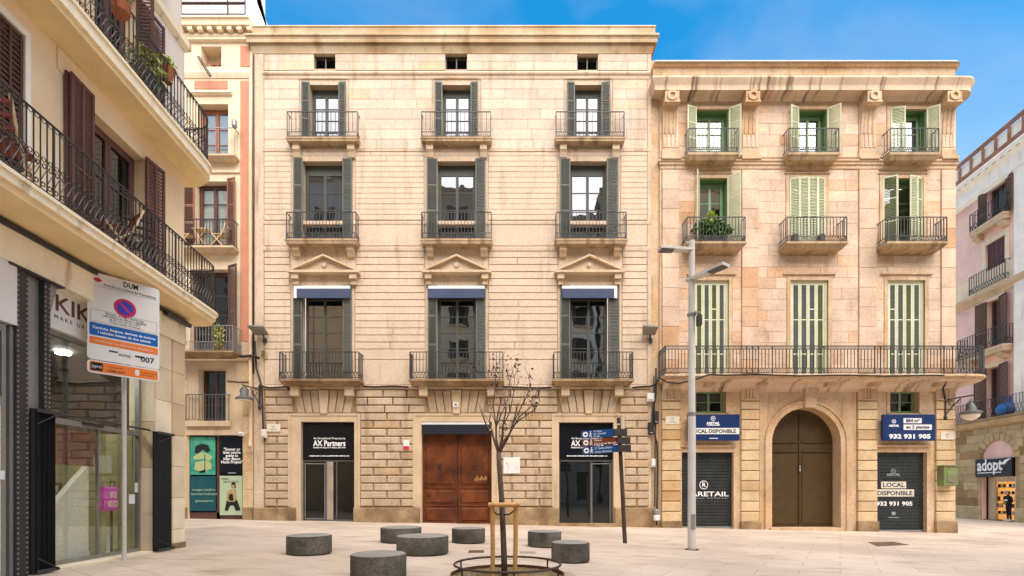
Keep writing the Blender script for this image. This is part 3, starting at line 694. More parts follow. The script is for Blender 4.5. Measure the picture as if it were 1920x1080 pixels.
d = -.1; aw = MB().box(X(791, d), X(919, d), d - .02, .05, Z(796, d), Z(792, d)).build('awning', 'white', A)
MB().box(X(792, d), X(918, d), d - .03, d + .03, Z(814, d), Z(796, d) - .003).build('awning_valance', 'dark_awning', aw)
MB().box(i0, i1, -.05, .3, base, zb + .02).build('threshold', 'plinth', A)
# shopfronts
def shopfront(q, lab, split):
    a, b = X(q['i'][0]), X(q['i'][1]); zb = gz((a + b) / 2) - .01; zs = Z(863, .12)
    f = MB(); y = .14
    f.box(a, a + .06, y, y + .08, zb, zs - .05); f.box(b - .06, b, y, y + .08, zb, zs - .05); f.box(a, b, y, y + .1, zs - .05, zs + .02); f.box(a + .06, b - .06, y, y + .08, zb, zb + .07)
    for s in split: f.box(X(s) - .02, X(s) + .02, y - .01, y + .07, zb + .07, zs - .05)
    o = f.build('shopfront', 'iron_grey', A)
    xs = [a + .06] + [X(s) for s in split] + [b - .06]
    for u, v in zip(xs, xs[1:]):
        MB().box(u + .02, v - .02, y + .03, y + .04, zb + .07, zs - .05).build('pane', 'glass_dark', o)
        if len(split) == 1 and u > xs[0] or len(split) == 2 and u < xs[1]:
            m2 = MB(); e = .03; zz0, zz1 = zb + .09, zs - .12
            m2.box(u + .03, u + .03 + e, y - .02, y, zz0, zz1); m2.box(v - .03 - e, v - .03, y - .02, y, zz0, zz1); m2.box(u + .06, v - .06, y - .02, y, zz0, zz0 + e); m2.box(u + .06, v - .06, y - .02, y, zz1 - e, zz1)
            m2.build('door_frame', 'galv', o)
    if len(split) == 2: MB().box(X(split[0]) + .03, X(split[1]) - .14, y - .004, y + .02, zb + .07, zs - .05).build('pale_panel', 'manhole_pale', o)
    MB().box(a, b, y + .09, y + .3, zs + .02, Z(791)).build('transom', 'black', o)
    MB().box(a, b, 2.2, 2.25, zb, zs).build('back_wall', 'dark_int', o)
    MB().box(a, b, .3, 2.2, zb - .01, zb).build('shop_floor', 'plinth', o)
shopfront(grd[0], '', (609, 629)); shopfront(grd[2], '', (1108.5,))
MB().box(X(1046), X(1153), -.32, .1, base, gz(X(1100)) + .12).build('doorstep', 'plinth', A)
for q, wd_, lx in ((grd[0], (566, 665), 616), (grd[2], (1049, 1150), 1102)):
    a, b = X(wd_[0]), X(wd_[1]); z0, z1 = Z(862), Z(793.5); y = .1
    s = thing('agency_sign', 'black property agency panel over the glass door ' + ('left of the wooden door' if lx < 800 else 'behind the finger signpost'), 'sign', FA.w(((a + b) / 2, y, z0)))
    MB().box(a + .01, b - .01, y, y + .03, z0 + .03, z1 - .02).build('panel', 'black_panel', s)
    text('An Exceptional Property by', .11, FA, X(lx), y - .003, Z(823), 'white_txt', s, maxw=1.25, bold=.001)
    text('AX Partners', .3, FA, X(lx), y - .003, Z(835.5), 'white_txt', s, bold=.008, maxw=1.27)
    text('PRIVATE EQUITY REAL ESTATE', .07, FA, X(lx), y - .003, Z(840), 'white_txt', s, maxw=1.27, bold=.002)
    m2 = MB()
    for k in range(30):
        m2.box(X(lx) - .8 + k * .053, X(lx) - .8 + k * .053 + rnd.uniform(.025, .047), y - .004, y - .001, Z(855.5), Z(853.7 + rnd.uniform(-.5, .3)))
    m2.build('small_print', 'white_txt', s)
# ================================================================ palace with green shutters
B = thing('corner_palace', 'weathered peach stone corner palace with pale green shutters and bracketed cornice', 'building', (X(1510), 19, gz(X(1510))))
BX0, BX1 = X(1236), X(1790)
zT2, zM2, zL = Z(285, -.47), Z(452, -.62), Z(701, -.85)
bt_ = [(1304, 1366), (1495, 1550), (1668, 1736)]; bm_ = [(1309, 1363), (1479, 1546), (1654, 1730)]; bf_ = [(1300, 1366), (1481, 1552), (1663, 1733)]
shops = [(1278, 1375), (1643, 1737)]
ac, ar, acz = X(1510.5), X(1575) - X(1510.5), Z(829.5)
bops = [(X(a), X(b), zT2, Z(206)) for a, b in bt_] + [(X(a), X(b), zM2, Z(335)) for a, b in bm_] + [(X(a), X(b), zL, Z(526)) for a, b in bf_]
gops = [(X(a), X(b), base, Z(848)) for a, b in shops] + [(X(1304), X(1360), Z(775), Z(731)), (X(1667), X(1722), Z(775), Z(731))]
arch = (ac - ar, ac + ar, base, acz + ar + .02)
MB().wall(BX0, BX1, base, Z(120), bops + gops + [arch], 0, .45).build('wall', 'stone_b_core', B)
MB().box(BX0, BX1, .46, 9, base, Z(116)).build('rear_block', 'stone_b_plain', B)
MB().box(AX1 + .01, BX0 - .005, .03, 5, base, Z(112)).build('side_strip', 'stone_b_plain', B)
pil = [(1241, 1272), (1390, 1421), (1609, 1641), (1763, 1789)]
pops = [(X(a) - .01, X(b) + .01, Z(728), Z(150)) for a, b in pil]
bsur = []
for lst, zb, zt in ((bt_, zT2, 206), (bm_, zM2, 335), (bf_, zL, 526)):
    for a, b in lst:
        e = .13; m2 = MB(); x0, x1 = X(a), X(b)
        m2.box(x0 - e, x0, -.045, .02, zb, Z(zt)); m2.box(x1, x1 + e, -.045, .02, zb, Z(zt)); m2.box(x0 - e, x1 + e, -.045, .02, Z(zt) + .001, Z(zt) + e)
        if zt == 526: m2.box(x0 - .28, x1 + .28, -.1, .02, Z(516), Z(513.5))
        if zt == 335: m2.box(x0 - .2, x1 + .2, -.07, .02, Z(327), Z(325.5))
        m2.build('window_surround', 'stone_b_plain', B); bsur.append((x0 - e - .01, x1 + e + .01, zb - .3, Z(zt) + e + .01))
courses(FA, B, BX0 + .02, BX1, rows([170] + pl(190, 296, 5)), bops + pops + bsur, -.03, .02, .004, (.6, 1.35), 'ashlar_block', 'stone_b', joint=.007)
courses(FA, B, BX0 + .02, BX1, rows(pl(318, 724, 20)), bops + pops + bsur, -.03, .02, .004, (.6, 1.35), 'ashlar_block', 'stone_b', joint=.007)
for a, b in pil:
    for z0, z1 in rows(pl(320, 650, 9)) + rows(pl(650, 700, 2)):
        MB().block(X(a), X(b), z0 + .005, z1 - .005, .02, -.075, .006).build('pilaster_block', 'stone_b', B)
    MB().block(X(a), X(b), Z(284) + .005, Z(190), .02, -.07, .006).build('pilaster_panel', 'stone_b', B)
    MB().block(X(a) - .03, X(b) + .03, Z(296), Z(283), .02, -.1, .01).build('pilaster_foot', 'stone_b_plain', B)
    for k in range(4):
        xx = X(a) + (X(b) - X(a)) * (k + .5) / 4
        MB().box(xx - .05, xx + .05, -.088, -.069, Z(279), Z(210)).build('flute_rib', 'stone_b', B)
def round_path(x0, x1, n=9, ret=5):
    return [(x0, 0, 0, -1)] + [(x1, 0, math.sin(t), -math.cos(t)) for t in [math.pi / 2 * k / n for k in range(n + 1)]] + [(x1, ret, 1, 0)]
def sq_left(x0, x1, n=9, ret=5, lr=.4):
    return [(x0, lr, -1, 0), (x0, 0, -1, -1)] + round_path(x0, x1, n, ret)[1:]
MB().sweep(sq_left(X(1240), BX1), loop([(.14, Z(298, -.14)), (.14, Z(301, -.14)), (.1, Z(304, -.1)), (.1, Z(308, -.1)), (.06, Z(310, -.06)), (.06, Z(316, -.06)), (.02, Z(318, -.02))])).build('string_course', 'stone_b_plain', B, smooth=True)
for a, b in pil: MB().box(X(a) - .05, X(b) + .05, -.19, -.03, Z(303), Z(297.5)).build('pilaster_cap', 'stone_b_plain', B)
# crowning cornice with rounded end, parapet, scroll brackets
MB().sweep(sq_left(X(1243), BX1), loop([(.56, Z(142, -.56)), (.58, Z(144, -.58)), (.55, Z(149, -.55)), (.48, Z(157, -.48)), (.46, Z(161, -.46)), (.46, Z(168.5, -.46)), (.4, Z(169, -.4)), (.28, Z(174, -.28)), (.12, Z(182, -.12)), (.05, Z(190, -.05))])).build('cornice', 'cornice_b', B, smooth=True)
MB().sweep([(AX1 + .02, 0, 0, -1)] + round_path(X(1240), BX1 - .25)[1:], loop([(.3, Z(115, -.3)), (.33, Z(117, -.33)), (.3, Z(121, -.3)), (.2, Z(126, -.2)), (.2, Z(143, -.2))])).build('parapet', 'stone_b_plain', B, smooth=True)
MB().sweep([(AX1 + .04, 0, 0, -1)] + round_path(X(1240), BX1 - .3)[1:], loop([(.38, Z(112.5, -.38)), (.38, Z(115, -.38) + .002)], back=-3)).build('roof_edge', 'galv', B)
for c in (1260.5, 1412, 1640, 1790):
    d = -.44; xx = X(c, d); w = .27
    m2 = MB(); pr = [(.02, Z(168)), (-.43, Z(168, -.43)), (-.45, Z(172, -.45)), (-.45, Z(189, -.45)), (-.38, Z(192, -.38)), (-.3, Z(193, -.3)), (-.2, Z(206, -.2)), (-.13, Z(225, -.13)), (-.1, Z(250, -.1)), (.02, Z(275))]
    k = len(pr); m2.add([(xx - w, p[0], p[1]) for p in pr] + [(xx + w, p[0], p[1]) for p in pr], [tuple(range(k)), tuple(range(2 * k - 1, k - 1, -1))] + [(i, (i + 1) % k, (i + 1) % k + k, i + k) for i in range(k)])
    br = m2.build('cornice_bracket', 'stone_b_plain', B)
    MB().disc(xx, Z(178, -.46), .2, -.5, -.451, 20, .09).build('scroll_disc', 'stone_b_plain', br)
    MB().box(xx - w - .03, xx + w + .03, -.47, -.2, Z(191, -.45), Z(188.6, -.45)).build('bracket_fillet', 'stone_b_plain', br)
    for s in (-.16, 0, .16):
        m2 = MB(); m2.tube([(xx + s, -.285, Z(195, -.29)), (xx + s, -.2, Z(207, -.2)), (xx + s, -.135, Z(226, -.13)), (xx + s, -.105, Z(250, -.1))], .022, 6); m2.build('bracket_rib', 'stone_b_plain', br)
def bwin(a, b, zb, zt, gm='glass', rows_=4, dep=.3, cur=None):
    x0, x1 = X(a), X(b)
    w = window(FA, B, x0 + .04, x1 - .04, zb, zt - .05, dep, rows_, 'green_frame', gm, fw=.06, head=.05)
    m2 = MB(); m2.box(x0 + .002, x0 + .012, .05, dep, zb, zt - .02); m2.box(x1 - .012, x1 - .002, .05, dep, zb, zt - .02); m2.box(x0 + .013, x1 - .013, .05, dep, zt - .02, zt - .003); m2.build('reveal_lining', 'green_inner', w)
    if cur:
        m2 = MB(); n_ = 40; p = [(x0 + (cur[1] - cur[0]) * (x1 - x0) * k / n_ + cur[0] * (x1 - x0), dep + .07 + .008 * math.sin(k * 1.9)) for k in range(n_ + 1)]
        m2.add([(q[0], q[1], zb) for q in p] + [(q[0], q[1], zt) for q in p], [(k, k + 1, k + n_ + 2, k + n_ + 1) for k in range(n_)]); m2.build('curtain', 'curtain', w)
    MB().box(x0, x1, .46, .48, zb, zt).build('dark_room', 'dark_int', w)
    return w
GP = dict(fm='green_pale', sm='green_slat', stile=.05)
# top floor
zt = Z(206); cfg = [((180 + 18, .42), (-30, .45)), ((180 + 22, .42), (-33, .46)), ((-14, .5), (-28, .42))]
for i, (a, b) in enumerate(bt_):
    w = bwin(a, b, zT2, zt, 'glass_clear' if i < 2 else 'glass', 3, cur=[(0, 1), (0, .55), None][i])
    x0, x1 = X(a), X(b); (la, lw), (ra, rw) = cfg[i]
    shutter(FA, w, x0 + .01, -.05, lw, zT2 + .03, zt + .05, la, rails=(.38, .68), **GP)
    shutter(FA, w, x1 - .01, -.05, rw, zT2 + .03, zt + .05, ra, rails=(.38, .68), **GP)
    if i != 1: shutter(FA, w, x1 - .02, .28, .27, zT2 + .03, zt - .03, -90, rails=(.38, .68), name='folded_shutter', fm='green_frame', sm='green_inner', stile=.05)
    f = [(1290, 1387), (1478, 1576), (1669, 1764)][i]
    balcony(FA, B, X(f[0], -.47), X(f[1], -.47), .47, zT2, .24, .93, 'balcony_stone', 'iron', (), sp=.14, lower=.15, deco='slash', in_=.04, taper=.06, barw=.013)
# middle floor
zt = Z(335)
for i, (a, b) in enumerate(bm_):
    w = bwin(a, b, zM2, zt, 'glass', 4); x0, x1 = X(a), X(b); xm = (x0 + x1) / 2; W = x1 - x0
    if i == 0:
        shutter(FA, w, x0 + .01, -.05, .5, zM2 + .03, zt + .06, 180 + 62, rails=(.36, .68), **GP)
        shutter(FA, w, x1 - .01, -.05, .5, zM2 + .03, zt + .06, -38, rails=(.36, .68), **GP)
    elif i == 1:
        for hx, an, ww in ((x0 + .02, -16, W * .26), (x0 + .02 + W * .25, -8, W * .25), (xm + .02, -6, W * .25), (xm + .02 + W * .245, 12, W * .24)):
            shutter(FA, w, hx, -.03 if an < -10 else -.1 if an < 0 else -.13, ww, zM2 + .03, zt + .01, an, rails=(.36, .68), **GP)
    else:
        shutter(FA, w, x0 + .01, -.03, W * .3, zM2 + .03, zt + .04, -24, rails=(.36, .68), fm='green_pale', sm='shaded_slat', stile=.05)
        shutter(FA, w, x0 + .01 + W * .28, -.19, .16, zM2 + .03, zt + .03, 40, rails=(.36, .68), **GP)
        shutter(FA, w, x1 - .01 - W * .4, -.2, W * .21, zM2 + .03, zt + .03, 8, rails=(.36, .68), **GP)
        shutter(FA, w, x1 - .01 - W * .2, -.17, W * .22, zM2 + .03, zt + .02, 26, rails=(.36, .68), **GP)
    f = [(1287, 1400), (1475, 1591), (1664, 1779)][i]
    balcony(FA, B, X(f[0], -.62), X(f[1], -.62), .62, zM2, .22, .93, 'balcony_stone', 'iron', (), sp=.125, lower=.16, deco='slash', in_=.05, taper=.08, barw=.014)
# first floor: closed four-leaf louvres, pale slats coloured dark for the shade between them
zt = Z(526)
for i, (a, b) in enumerate(bf_):
    x0, x1 = X(a), X(b); m2 = MB(); e = .1
    m2.box(x0, x0 + e, .04, .14, zL, zt); m2.box(x1 - e, x1, .04, .14, zL, zt); m2.box(x0 + e, x1 - e, .04, .14, zt - e * .8, zt)
    w = m2.build('window', 'green_pale', B); MB().box(x0, x1, .3, .32, zL, zt).build('dark_room', 'black', w)
    W = (x1 - x0 - 2 * e) / 4
    for k in range(4):
        shutter(FA, w, x0 + e + k * W + .004, .05, W - .008, zL + .02, zt - e * .8 - .004, 0, 'green_pale', ('shaded_slat', 'shut_slat', 'shut_slat', 'shut_slat')[(k + i) % 4] if i else ('shaded_slat', 'shut_slat', 'shaded_slat', 'shut_slat')[k],
                rails=[(.26, .62), (.26, .62), (.26, .62, .73), (.26, .62)][(k + (2 if i == 2 else 0)) % 4], stile=.062, pitch=.05)
# long balcony with rounded end
lp = [(X(1234), .02, -1, 0), (X(1234), 0, -1, -1)] + round_path(X(1234), BX1, 12)[1:]
lp[1] = (X(1234), 0, 0, -1)
lb = MB().sweep([(X(1234), 0, 0, -1)] + round_path(X(1234), BX1, 12)[1:], loop([(.85, zL), (.88, zL - .02), (.88, zL - .08), (.82, zL - .1), (.78, zL - .16)])).build('balcony', 'stone_b_plain', B, smooth=True)
MB().sweep([(X(1240), 0, 0, -1)] + round_path(X(1234), BX1, 12)[1:], loop([(.74, zL - .162), (.7, zL - .2), (.45, zL - .215), (.3, zL - .24), (.22, zL - .33), (.1, zL - .4), (.06, zL - .5)])).build('balcony_cove', 'cornice_b', lb, smooth=True)
rp = [(X(1234) + .03, .0)] + [(X(1234) + .03, -.82)]
x = X(1234) + .03
stops = [1296, 1306, 1400, 1411, 1422, 1448, 1545, 1640, 1651, 1670, 1770, 1786]
for s in stops: rp.append((X(s, -.82), -.82))
rp += [(BX1 + .82 * math.sin(t), -.82 * math.cos(t)) for t in [math.pi / 2 * k / 6 for k in range(1, 7)]] + [(BX1 + .82, 3)]
railing(FA, rp, zL, 1.05, lb, 'iron', sp=.125, lower=.17, upper=.12, deco='slash', bw=.014, top=.02)
for px in (1262, 1322, 1420, 1545, 1625, 1745):
    m2 = MB(); xx = X(px); m2.box(xx - .16, xx + .16, -.5, .02, zL - .36, zL - .2); m2.build('bracket', 'stone_b_plain', lb)
# ground floor
sp_ = MB()
na = 18; zt = arch[3]
for s in (-1, 1):
    poly = [(ac + s * ar * math.cos(t), acz + ar * math.sin(t)) for t in [math.pi / 2 * k / na for k in range(na + 1)]] + [(ac, zt), (ac + s * ar, zt)]
    sp_.prism(poly, .0, .45)
sp_.build('arch_spandrel', 'stone_b_plain', B)
def arc_ring(r0, r1, y0, y1, mat, nm, zbot):
    m2 = MB(); n_ = 28
    out = [(ac + r1 * math.cos(t), acz + r1 * math.sin(t)) for t in [math.pi * k / n_ for k in range(n_ + 1)]]; inn = [(ac + r0 * math.cos(t), acz + r0 * math.sin(t)) for t in [math.pi * k / n_ for k in range(n_ + 1)]]
    out = [(ac + r1, zbot)] + out + [(ac - r1, zbot)]; inn = [(ac + r0, zbot)] + inn + [(ac - r0, zbot)]
    for k in range(len(out) - 1):
        q = [inn[k], out[k], out[k + 1], inn[k + 1]]; m2.add([(p[0], y0, p[1]) for p in q] + [(p[0], y1, p[1]) for p in q], [(0, 1, 2, 3), (0, 3, 7, 4), (1, 5, 6, 2)])
    return m2.build(nm, mat, B)
arc_ring(ar - .002, ar + .2, -.06, .02, 'stone_b_plain', 'archivolt', base); arc_ring(ar + .2, ar + .27, -.1, .02, 'stone_b_plain', 'archivolt_moulding', base)
xk = X(1522, -.15)
MB().qblock([(xk - .26, acz + ar - .02), (xk + .16, acz + ar - .02), (xk + .33, Z(716)), (xk - .24, Z(716))], .02, -.17, .02).build('keystone', 'stone_b_plain', B)
# facing of the ground floor between the piers
gb = [(X(a) - .0, X(b) + .0, Z(848) - 5, Z(848)) for a, b in shops]
def facing(a, b, ops_, nm='wall_facing'): MB().wall(X(a), X(b), base, Z(722), ops_, -.03, .01).build(nm, 'stone_b_plain', B)
facing(1276, 1388, [gops[0], gops[2]]); facing(1643, 1751, [gops[1], gops[3]])
m2 = MB()
for s in (-1, 1):
    R2 = ar + .27; xe = X(1424) if s < 0 else X(1604)
    poly = [(ac + s * R2 * math.cos(t), acz + R2 * math.sin(t)) for t in [math.pi / 2 * k / na for k in range(na + 1)]] + [(ac, Z(722)), (xe, Z(722)), (xe, acz)]
    m2.prism(poly, -.03, .01)
    m2.box(min(xe, ac + s * R2), max(xe, ac + s * R2), -.03, .01, base, acz)
m2.build('wall_facing', 'stone_b_plain', B)
piers = [(1240, 1275), (1388, 1422), (1606, 1642), (1752, 1788)]
for a, b in piers:
    for z0, z1 in rows([752.5, 768.5] + pl(787.5, 978, 10)):
        MB().block(X(a), X(b), z0 + .014, z1 - .014, .02, -.1 + rnd.uniform(-.005, .005), .018).build('pier_block', 'rustic_b', B)
    MB().block(X(a) - .04, X(b) + .04, base, Z(977), .02, -.16, .02).build('pier_base', 'plinth', B)
    cp = MB().block(X(a), X(b), Z(751.5), Z(724), .02, -.1, .01).build('pier_capital', 'stone_b_plain', B)
    xm = (X(a) + X(b)) / 2
    m2 = MB()
    for k in (-1, 0, 1): m2.box(xm + k * .12 - .035, xm + k * .12 + .035, -.135, -.1, Z(747), Z(728))
    m2.box(xm - .25, xm + .25, -.14, -.1, Z(752), Z(749.5)); m2.build('capital_flutes', 'stone_b_plain', cp)
# mezzanine windows
for a, b in ((1304, 1360), (1667, 1722)): 
    w = window(FA, B, X(a), X(b), Z(775), Z(731), .22, 2, 'green_frame', 'glass_dark', fw=.06); MB().box(X(a), X(b), .4, .42, Z(775), Z(731)).build('dark_room', 'dark_int', w)
    m2 = MB(); m2.box(X(a) - .12, X(a), -.06, .0, Z(775), Z(726)); m2.box(X(b), X(b) + .12, -.06, 0, Z(775), Z(726)); m2.box(X(a), X(b), -.06, 0, Z(731), Z(726)); m2.build('window_surround', 'stone_b_plain', B)
# lintel ledges over the shops and roller shutters
for i, (a, b) in enumerate(shops):
    MB().box(X(a) - .05, X(b) + .05, -.12, -.031, Z(838), Z(834.5)).build('lintel_ledge', 'stone_b_plain', B)
    x0, x1 = X(a), X(b); y = .14; zb = gz(x0) - .02; z1 = Z(848)
    m2 = MB(); nrow = 24; h = (z1 - zb) / nrow
    m2.box(x0, x1, y + .02, y + .05, zb, z1)
    ro = m2.build('roller_shutter', 'black', B)
    sl = MB(); st = .13
    for r in range(nrow):
        zz = zb + r * h; k = 0; xx = x0 + (st / 2 if r % 2 else 0)
        sl.box(x0, x1, y + .012, y + .018, zz + .004, zz + .014)
        while xx < x1 - .01:
            sl.box(xx, min(xx + .116, x1), y, y + .019, zz + .016, zz + h - .012); xx += st
    sl.build('shutter_links', 'roller', ro, kind='stuff')
    MB().box(x0, x1, y - .03, y + .06, zb - .3, zb + .07).build('bottom_bar', 'galv', ro)
    tp = []
    def T(body, size, px, py, mat='white_txt', **k): text(body, size, FA, X(px), y - .012, Z(py), mat, ro, **k)
    if i == 0:
        MB().disc(X(1322), Z(909), .17, y - .012, y - .004, 24, .145).build('logo_ring', 'white_txt', ro)
        T('R', .24, 1322, 912.5, bold=.006); T('ARETAIL', .26, 1333, 930.5, bold=.004, maxw=1.5); T('REAL ESTATE', .07, 1333, 935.5, 'grey_txt', maxw=1.4)
    else:
        MB().disc(X(1680), Z(883), .1, y - .012, y - .004, 20, .08).build('logo_ring', 'grey_txt', ro)
        T('R', .13, 1680, 885, 'grey_txt', bold=.003); T('ARETAIL', .14, 1680, 892, 'grey_txt', bold=.004)
        MB().box(X(1657), X(1704), y - .01, y - .003, Z(915.5), Z(903)).build('word_strip', 'marble_plate', ro)
        MB().box(X(1644), X(1719), y - .01, y - .003, Z(931), Z(917.5)).build('word_strip', 'marble_plate', ro)
        T('LOCAL', .24, 1680.5, 913, 'navy_txt', bold=.006, maxw=.85); T('DISPONIBLE', .24, 1682.5, 928.5, 'navy_txt', bold=.006, maxw=1.38)
        T('932 931 905', .22, 1682, 948, bold=.006, maxw=1.42); MB().box(X(1677), X(1684), y - .01, y - .003, Z(966), Z(960)).build('logo_square', 'grey_txt', ro)
        m2 = MB(); m2.box(X(1671), X(1690), y - .01, y - .003, Z(971.5), Z(970)); m2.build('small_print', 'grey_txt', ro)
# arched double door
dy = .44; zb = gz(ac) + .1
dp = [(ac - ar - .05, zb), (ac + ar + .05, zb)]
poly = [(ac + (ar + .02) * math.cos(t), acz + (ar + .02) * math.sin(t)) for t in [math.pi * k / 30 for k in range(31)]]
for s in (-1, 1):
    pp = [p for p in poly if (p[0] - ac) * s > .001]; pp = sorted(pp, key=lambda p: p[1])
    pg = [(ac + s * .01, zb), (ac + s * (ar + .02), zb)] + pp + [(ac + s * .01, acz + ar + .02)]
    dr = MB().prism(pg, dy, dy + .06).build('door_leaf', 'door_brown', B)
    xa, xb = sorted((ac + s * .1, ac + s * (ar - .06)))
    for z0, z1 in ((Z(831, dy), Z(828, dy)), (Z(848, dy), Z(845, dy))): MB().block(xa, xb, z0, z1, dy, dy - .05, .015).build('door_rail', 'door_brown', dr)
    MB().block(xa, xb, zb + .1, Z(853, dy), dy, dy - .025, .02).build('door_panel', 'door_brown', dr)
m2 = MB(); m2.tube([(ac, dy - .02, zb + .1), (ac, dy - .02, acz + ar - .1)], .025, 6); m2.build('door_bead', 'door_brown', B)
m2 = MB(); m2.lathe([(.02, Z(884)), (.045, Z(881)), (.02, Z(878)), (.04, Z(875)), (.02, Z(872))], ac, dy - .06, 10); m2.build('door_knob', 'galv', B)
MB().box(ac - ar - .1, ac + ar + .1, -.2, dy + .3, base, zb - .003).build('doorstep', 'stone_b_plain', B)
MB().box(ac - ar, ac + ar, dy + .06, dy + .3, zb, acz + ar).build('door_backing', 'black', B)
# retail banners
for i, (a, b) in enumerate(((1290, 1387), (1656, 1754))):
    d = -.3; x0, x1, z0, z1 = X(a, d), X(b, d), Z(826, d), Z(777, d); xc = (x0 + x1) / 2; hh = z1 - z0
    s = thing('retail_sign', ('navy letting sign with one white strip over the left roller shutter', 'navy letting sign with a phone number over the right roller shutter')[i], 'sign', FA.w((xc, d, z0)))
    MB().box(x0, x1, d, d + .1, z0, z1).build('panel', 'navy', s)
    m2 = MB(); m2.box(x0 + .1, x0 + .16, d + .1, -.03, z0 + .2, z0 + .26); m2.box(x1 - .16, x1 - .1, d + .1, -.03, z0 + .2, z0 + .26); m2.box(x0 + .1, x0 + .16, d + .1, -.03, z1 - .26, z1 - .2); m2.box(x1 - .16, x1 - .1, d + .1, -.03, z1 - .26, z1 - .2); m2.build('fixing', 'galv', s)
    def T(body, size, px, py, mat='white_txt', **k): text(body, size, FA, X(px, d), d - .004, Z(py, d), mat, s, **k)
    if i == 0:
        MB().disc(X(1337, d), Z(784.5, d), .09, d - .006, d - .001, 20, .07).build('logo_ring', 'white_txt', s); T('R', .1, 1337, 786, bold=.003)
        T('ARETAIL', .14, 1337, 796, bold=.006, maxw=.52); MB().box(X(1326, d), X(1349, d), d - .005, d - .001, Z(798.2, d), Z(797.2, d)).build('small_print', 'white_txt', s)
        MB().box(X(1291, d), X(1386, d), d - .006, d - .001, Z(814, d), Z(802.5, d)).build('word_strip', 'white', s)
        text('LOCAL DISPONIBLE', .2, FA, X(1337.5, d), d - .009, Z(811.7, d), 'dark_txt', s, bold=.006, maxw=1.72)
        MB().box(X(1330, d), X(1346, d), d - .005, d - .001, Z(822.5, d), Z(821.3, d)).build('small_print', 'white_txt', s)
    else:
        MB().disc(X(1676, d), Z(790, d), .08, d - .006, d - .001, 20, .06).build('logo_ring', 'white_txt', s); T('R', .09, 1676, 791.5, bold=.003)
        T('ARETAIL', .11, 1676, 800, bold=.005, maxw=.4)
        MB().box(X(1694, d), X(1728, d), d - .006, d - .001, Z(793.5, d), Z(784, d)).build('word_strip', 'white', s); MB().box(X(1694, d), X(1747, d), d - .006, d - .001, Z(806, d), Z(796, d)).build('word_strip', 'white', s)
        text('884 m²', .17, FA, X(1711, d), d - .009, Z(791.5, d), 'navy_txt', s, bold=.005, maxw=.52); text('en 2 plantas', .16, FA, X(1720.5, d), d - .009, Z(803.3, d), 'navy_txt', s, bold=.005, maxw=.9)
        T('932 931 905', .23, 1706, 822, bold=.009, maxw=1.6)
# ================================================================ narrow house between the corner house and the palace
C = thing('narrow_house', 'narrow cream house with terracotta panels and stacked iron balconies', 'building', (X(410), 19, gz(X(410))))
CX0, CX1 = X(150), X(475.5)
c3, c2, c1 = Z(288, -.35), Z(460, -.42), Z(657, -.7)
co = [(X(377), X(415), Z(125), Z(87)), (X(371), X(428), c3, Z(195)), (X(366), X(427), c2, Z(340)), (X(356), X(428), c1, Z(505)), (X(373), X(424), Z(792), Z(692)), (X(353), X(455), base, Z(816))]
MB().wall(CX0, CX1, base, Z(50), co, 0, .5).build('wall', 'plaster_c', C)
MB().box(CX0, CX1, .51, 8, base, Z(40)).build('rear_block', 'plaster_c', C)
for a, b, t, u in ((451, 468.5, 87, 125), (451, 468.5, 152, 640), (365, 427, 152, 167)):
    MB().box(X(a), X(b), -.02, .01, Z(u), Z(t)).build('terracotta_panel', 'terracotta', C)
MB().box(X(450), X(475), -.05, .01, Z(668), Z(642)).build('pilaster_base', 'stone_a_plain', C)
def cband(prof, nm='string_course', a=300, b=475): MB().sweep(lpath(X(a), X(b)), loop([(o, Z(p, -o)) for o, p in prof])).build(nm, 'plaster_c', C)
cband([(.35, 28), (.38, 31), (.32, 36), (.3, 46)], 'cornice'); cband([(.06, 47.5), (.06, 62), (.14, 64), (.1, 70), (.12, 73), (.04, 78)], 'cornice_bed')
for k in range(9): MB().box(X(316 + 18.5 * k, -.2), X(324.5 + 18.5 * k, -.2), -.27, -.05, Z(58, -.2), Z(47, -.2)).build('cornice_block', 'plaster_c', C)
cband([(.03, 133), (.08, 135), (.06, 140), (.03, 146)]); cband([(.05, 170), (.12, 172), (.05, 178)], 'window_hood', 352, 436); cband([(.06, 319), (.06, 323)], a=300, b=450)
# roof terrace
m2 = MB(); m2.tube([(X(296), -.25, Z(27, -.25)), (X(466), -.25, Z(27, -.25))], .03, 6); m2.tube([(X(296), -.25, Z(6, -.25)), (X(466), -.25, Z(6, -.25))], .05, 6)
m2.tube([(X(296), -.25, Z(-12, -.25)), (X(466), -.25, Z(-12, -.25))], .03, 6)
for k in range(30): m2.tube([(X(300 + k * 5.7), -.25, Z(28, -.25)), (X(300 + k * 5.7 - (2 if k % 4 == 0 else 0)), -.25, Z(6, -.25))], .008, 4)
for px in (348, 434, 466): m2.tube([(X(px), -.25, Z(28, -.25)), (X(px), -.25, Z(-12, -.25))], .03, 6)
m2.build('terrace_railing', 'iron_rust', C)
MB().box(X(296), X(464), 1.2, 1.25, Z(40), Z(-90)).build('terrace_glass_screen', 'curtain', C)
# attic recess
w = window(FA, C, X(385), X(415), Z(124.5), Z(105), .3, 1, 'red_frame', 'glass_dark', fw=.06); MB().box(X(377), X(415), .45, .49, Z(125), Z(87)).build('recess_back', 'plaster_c', w)
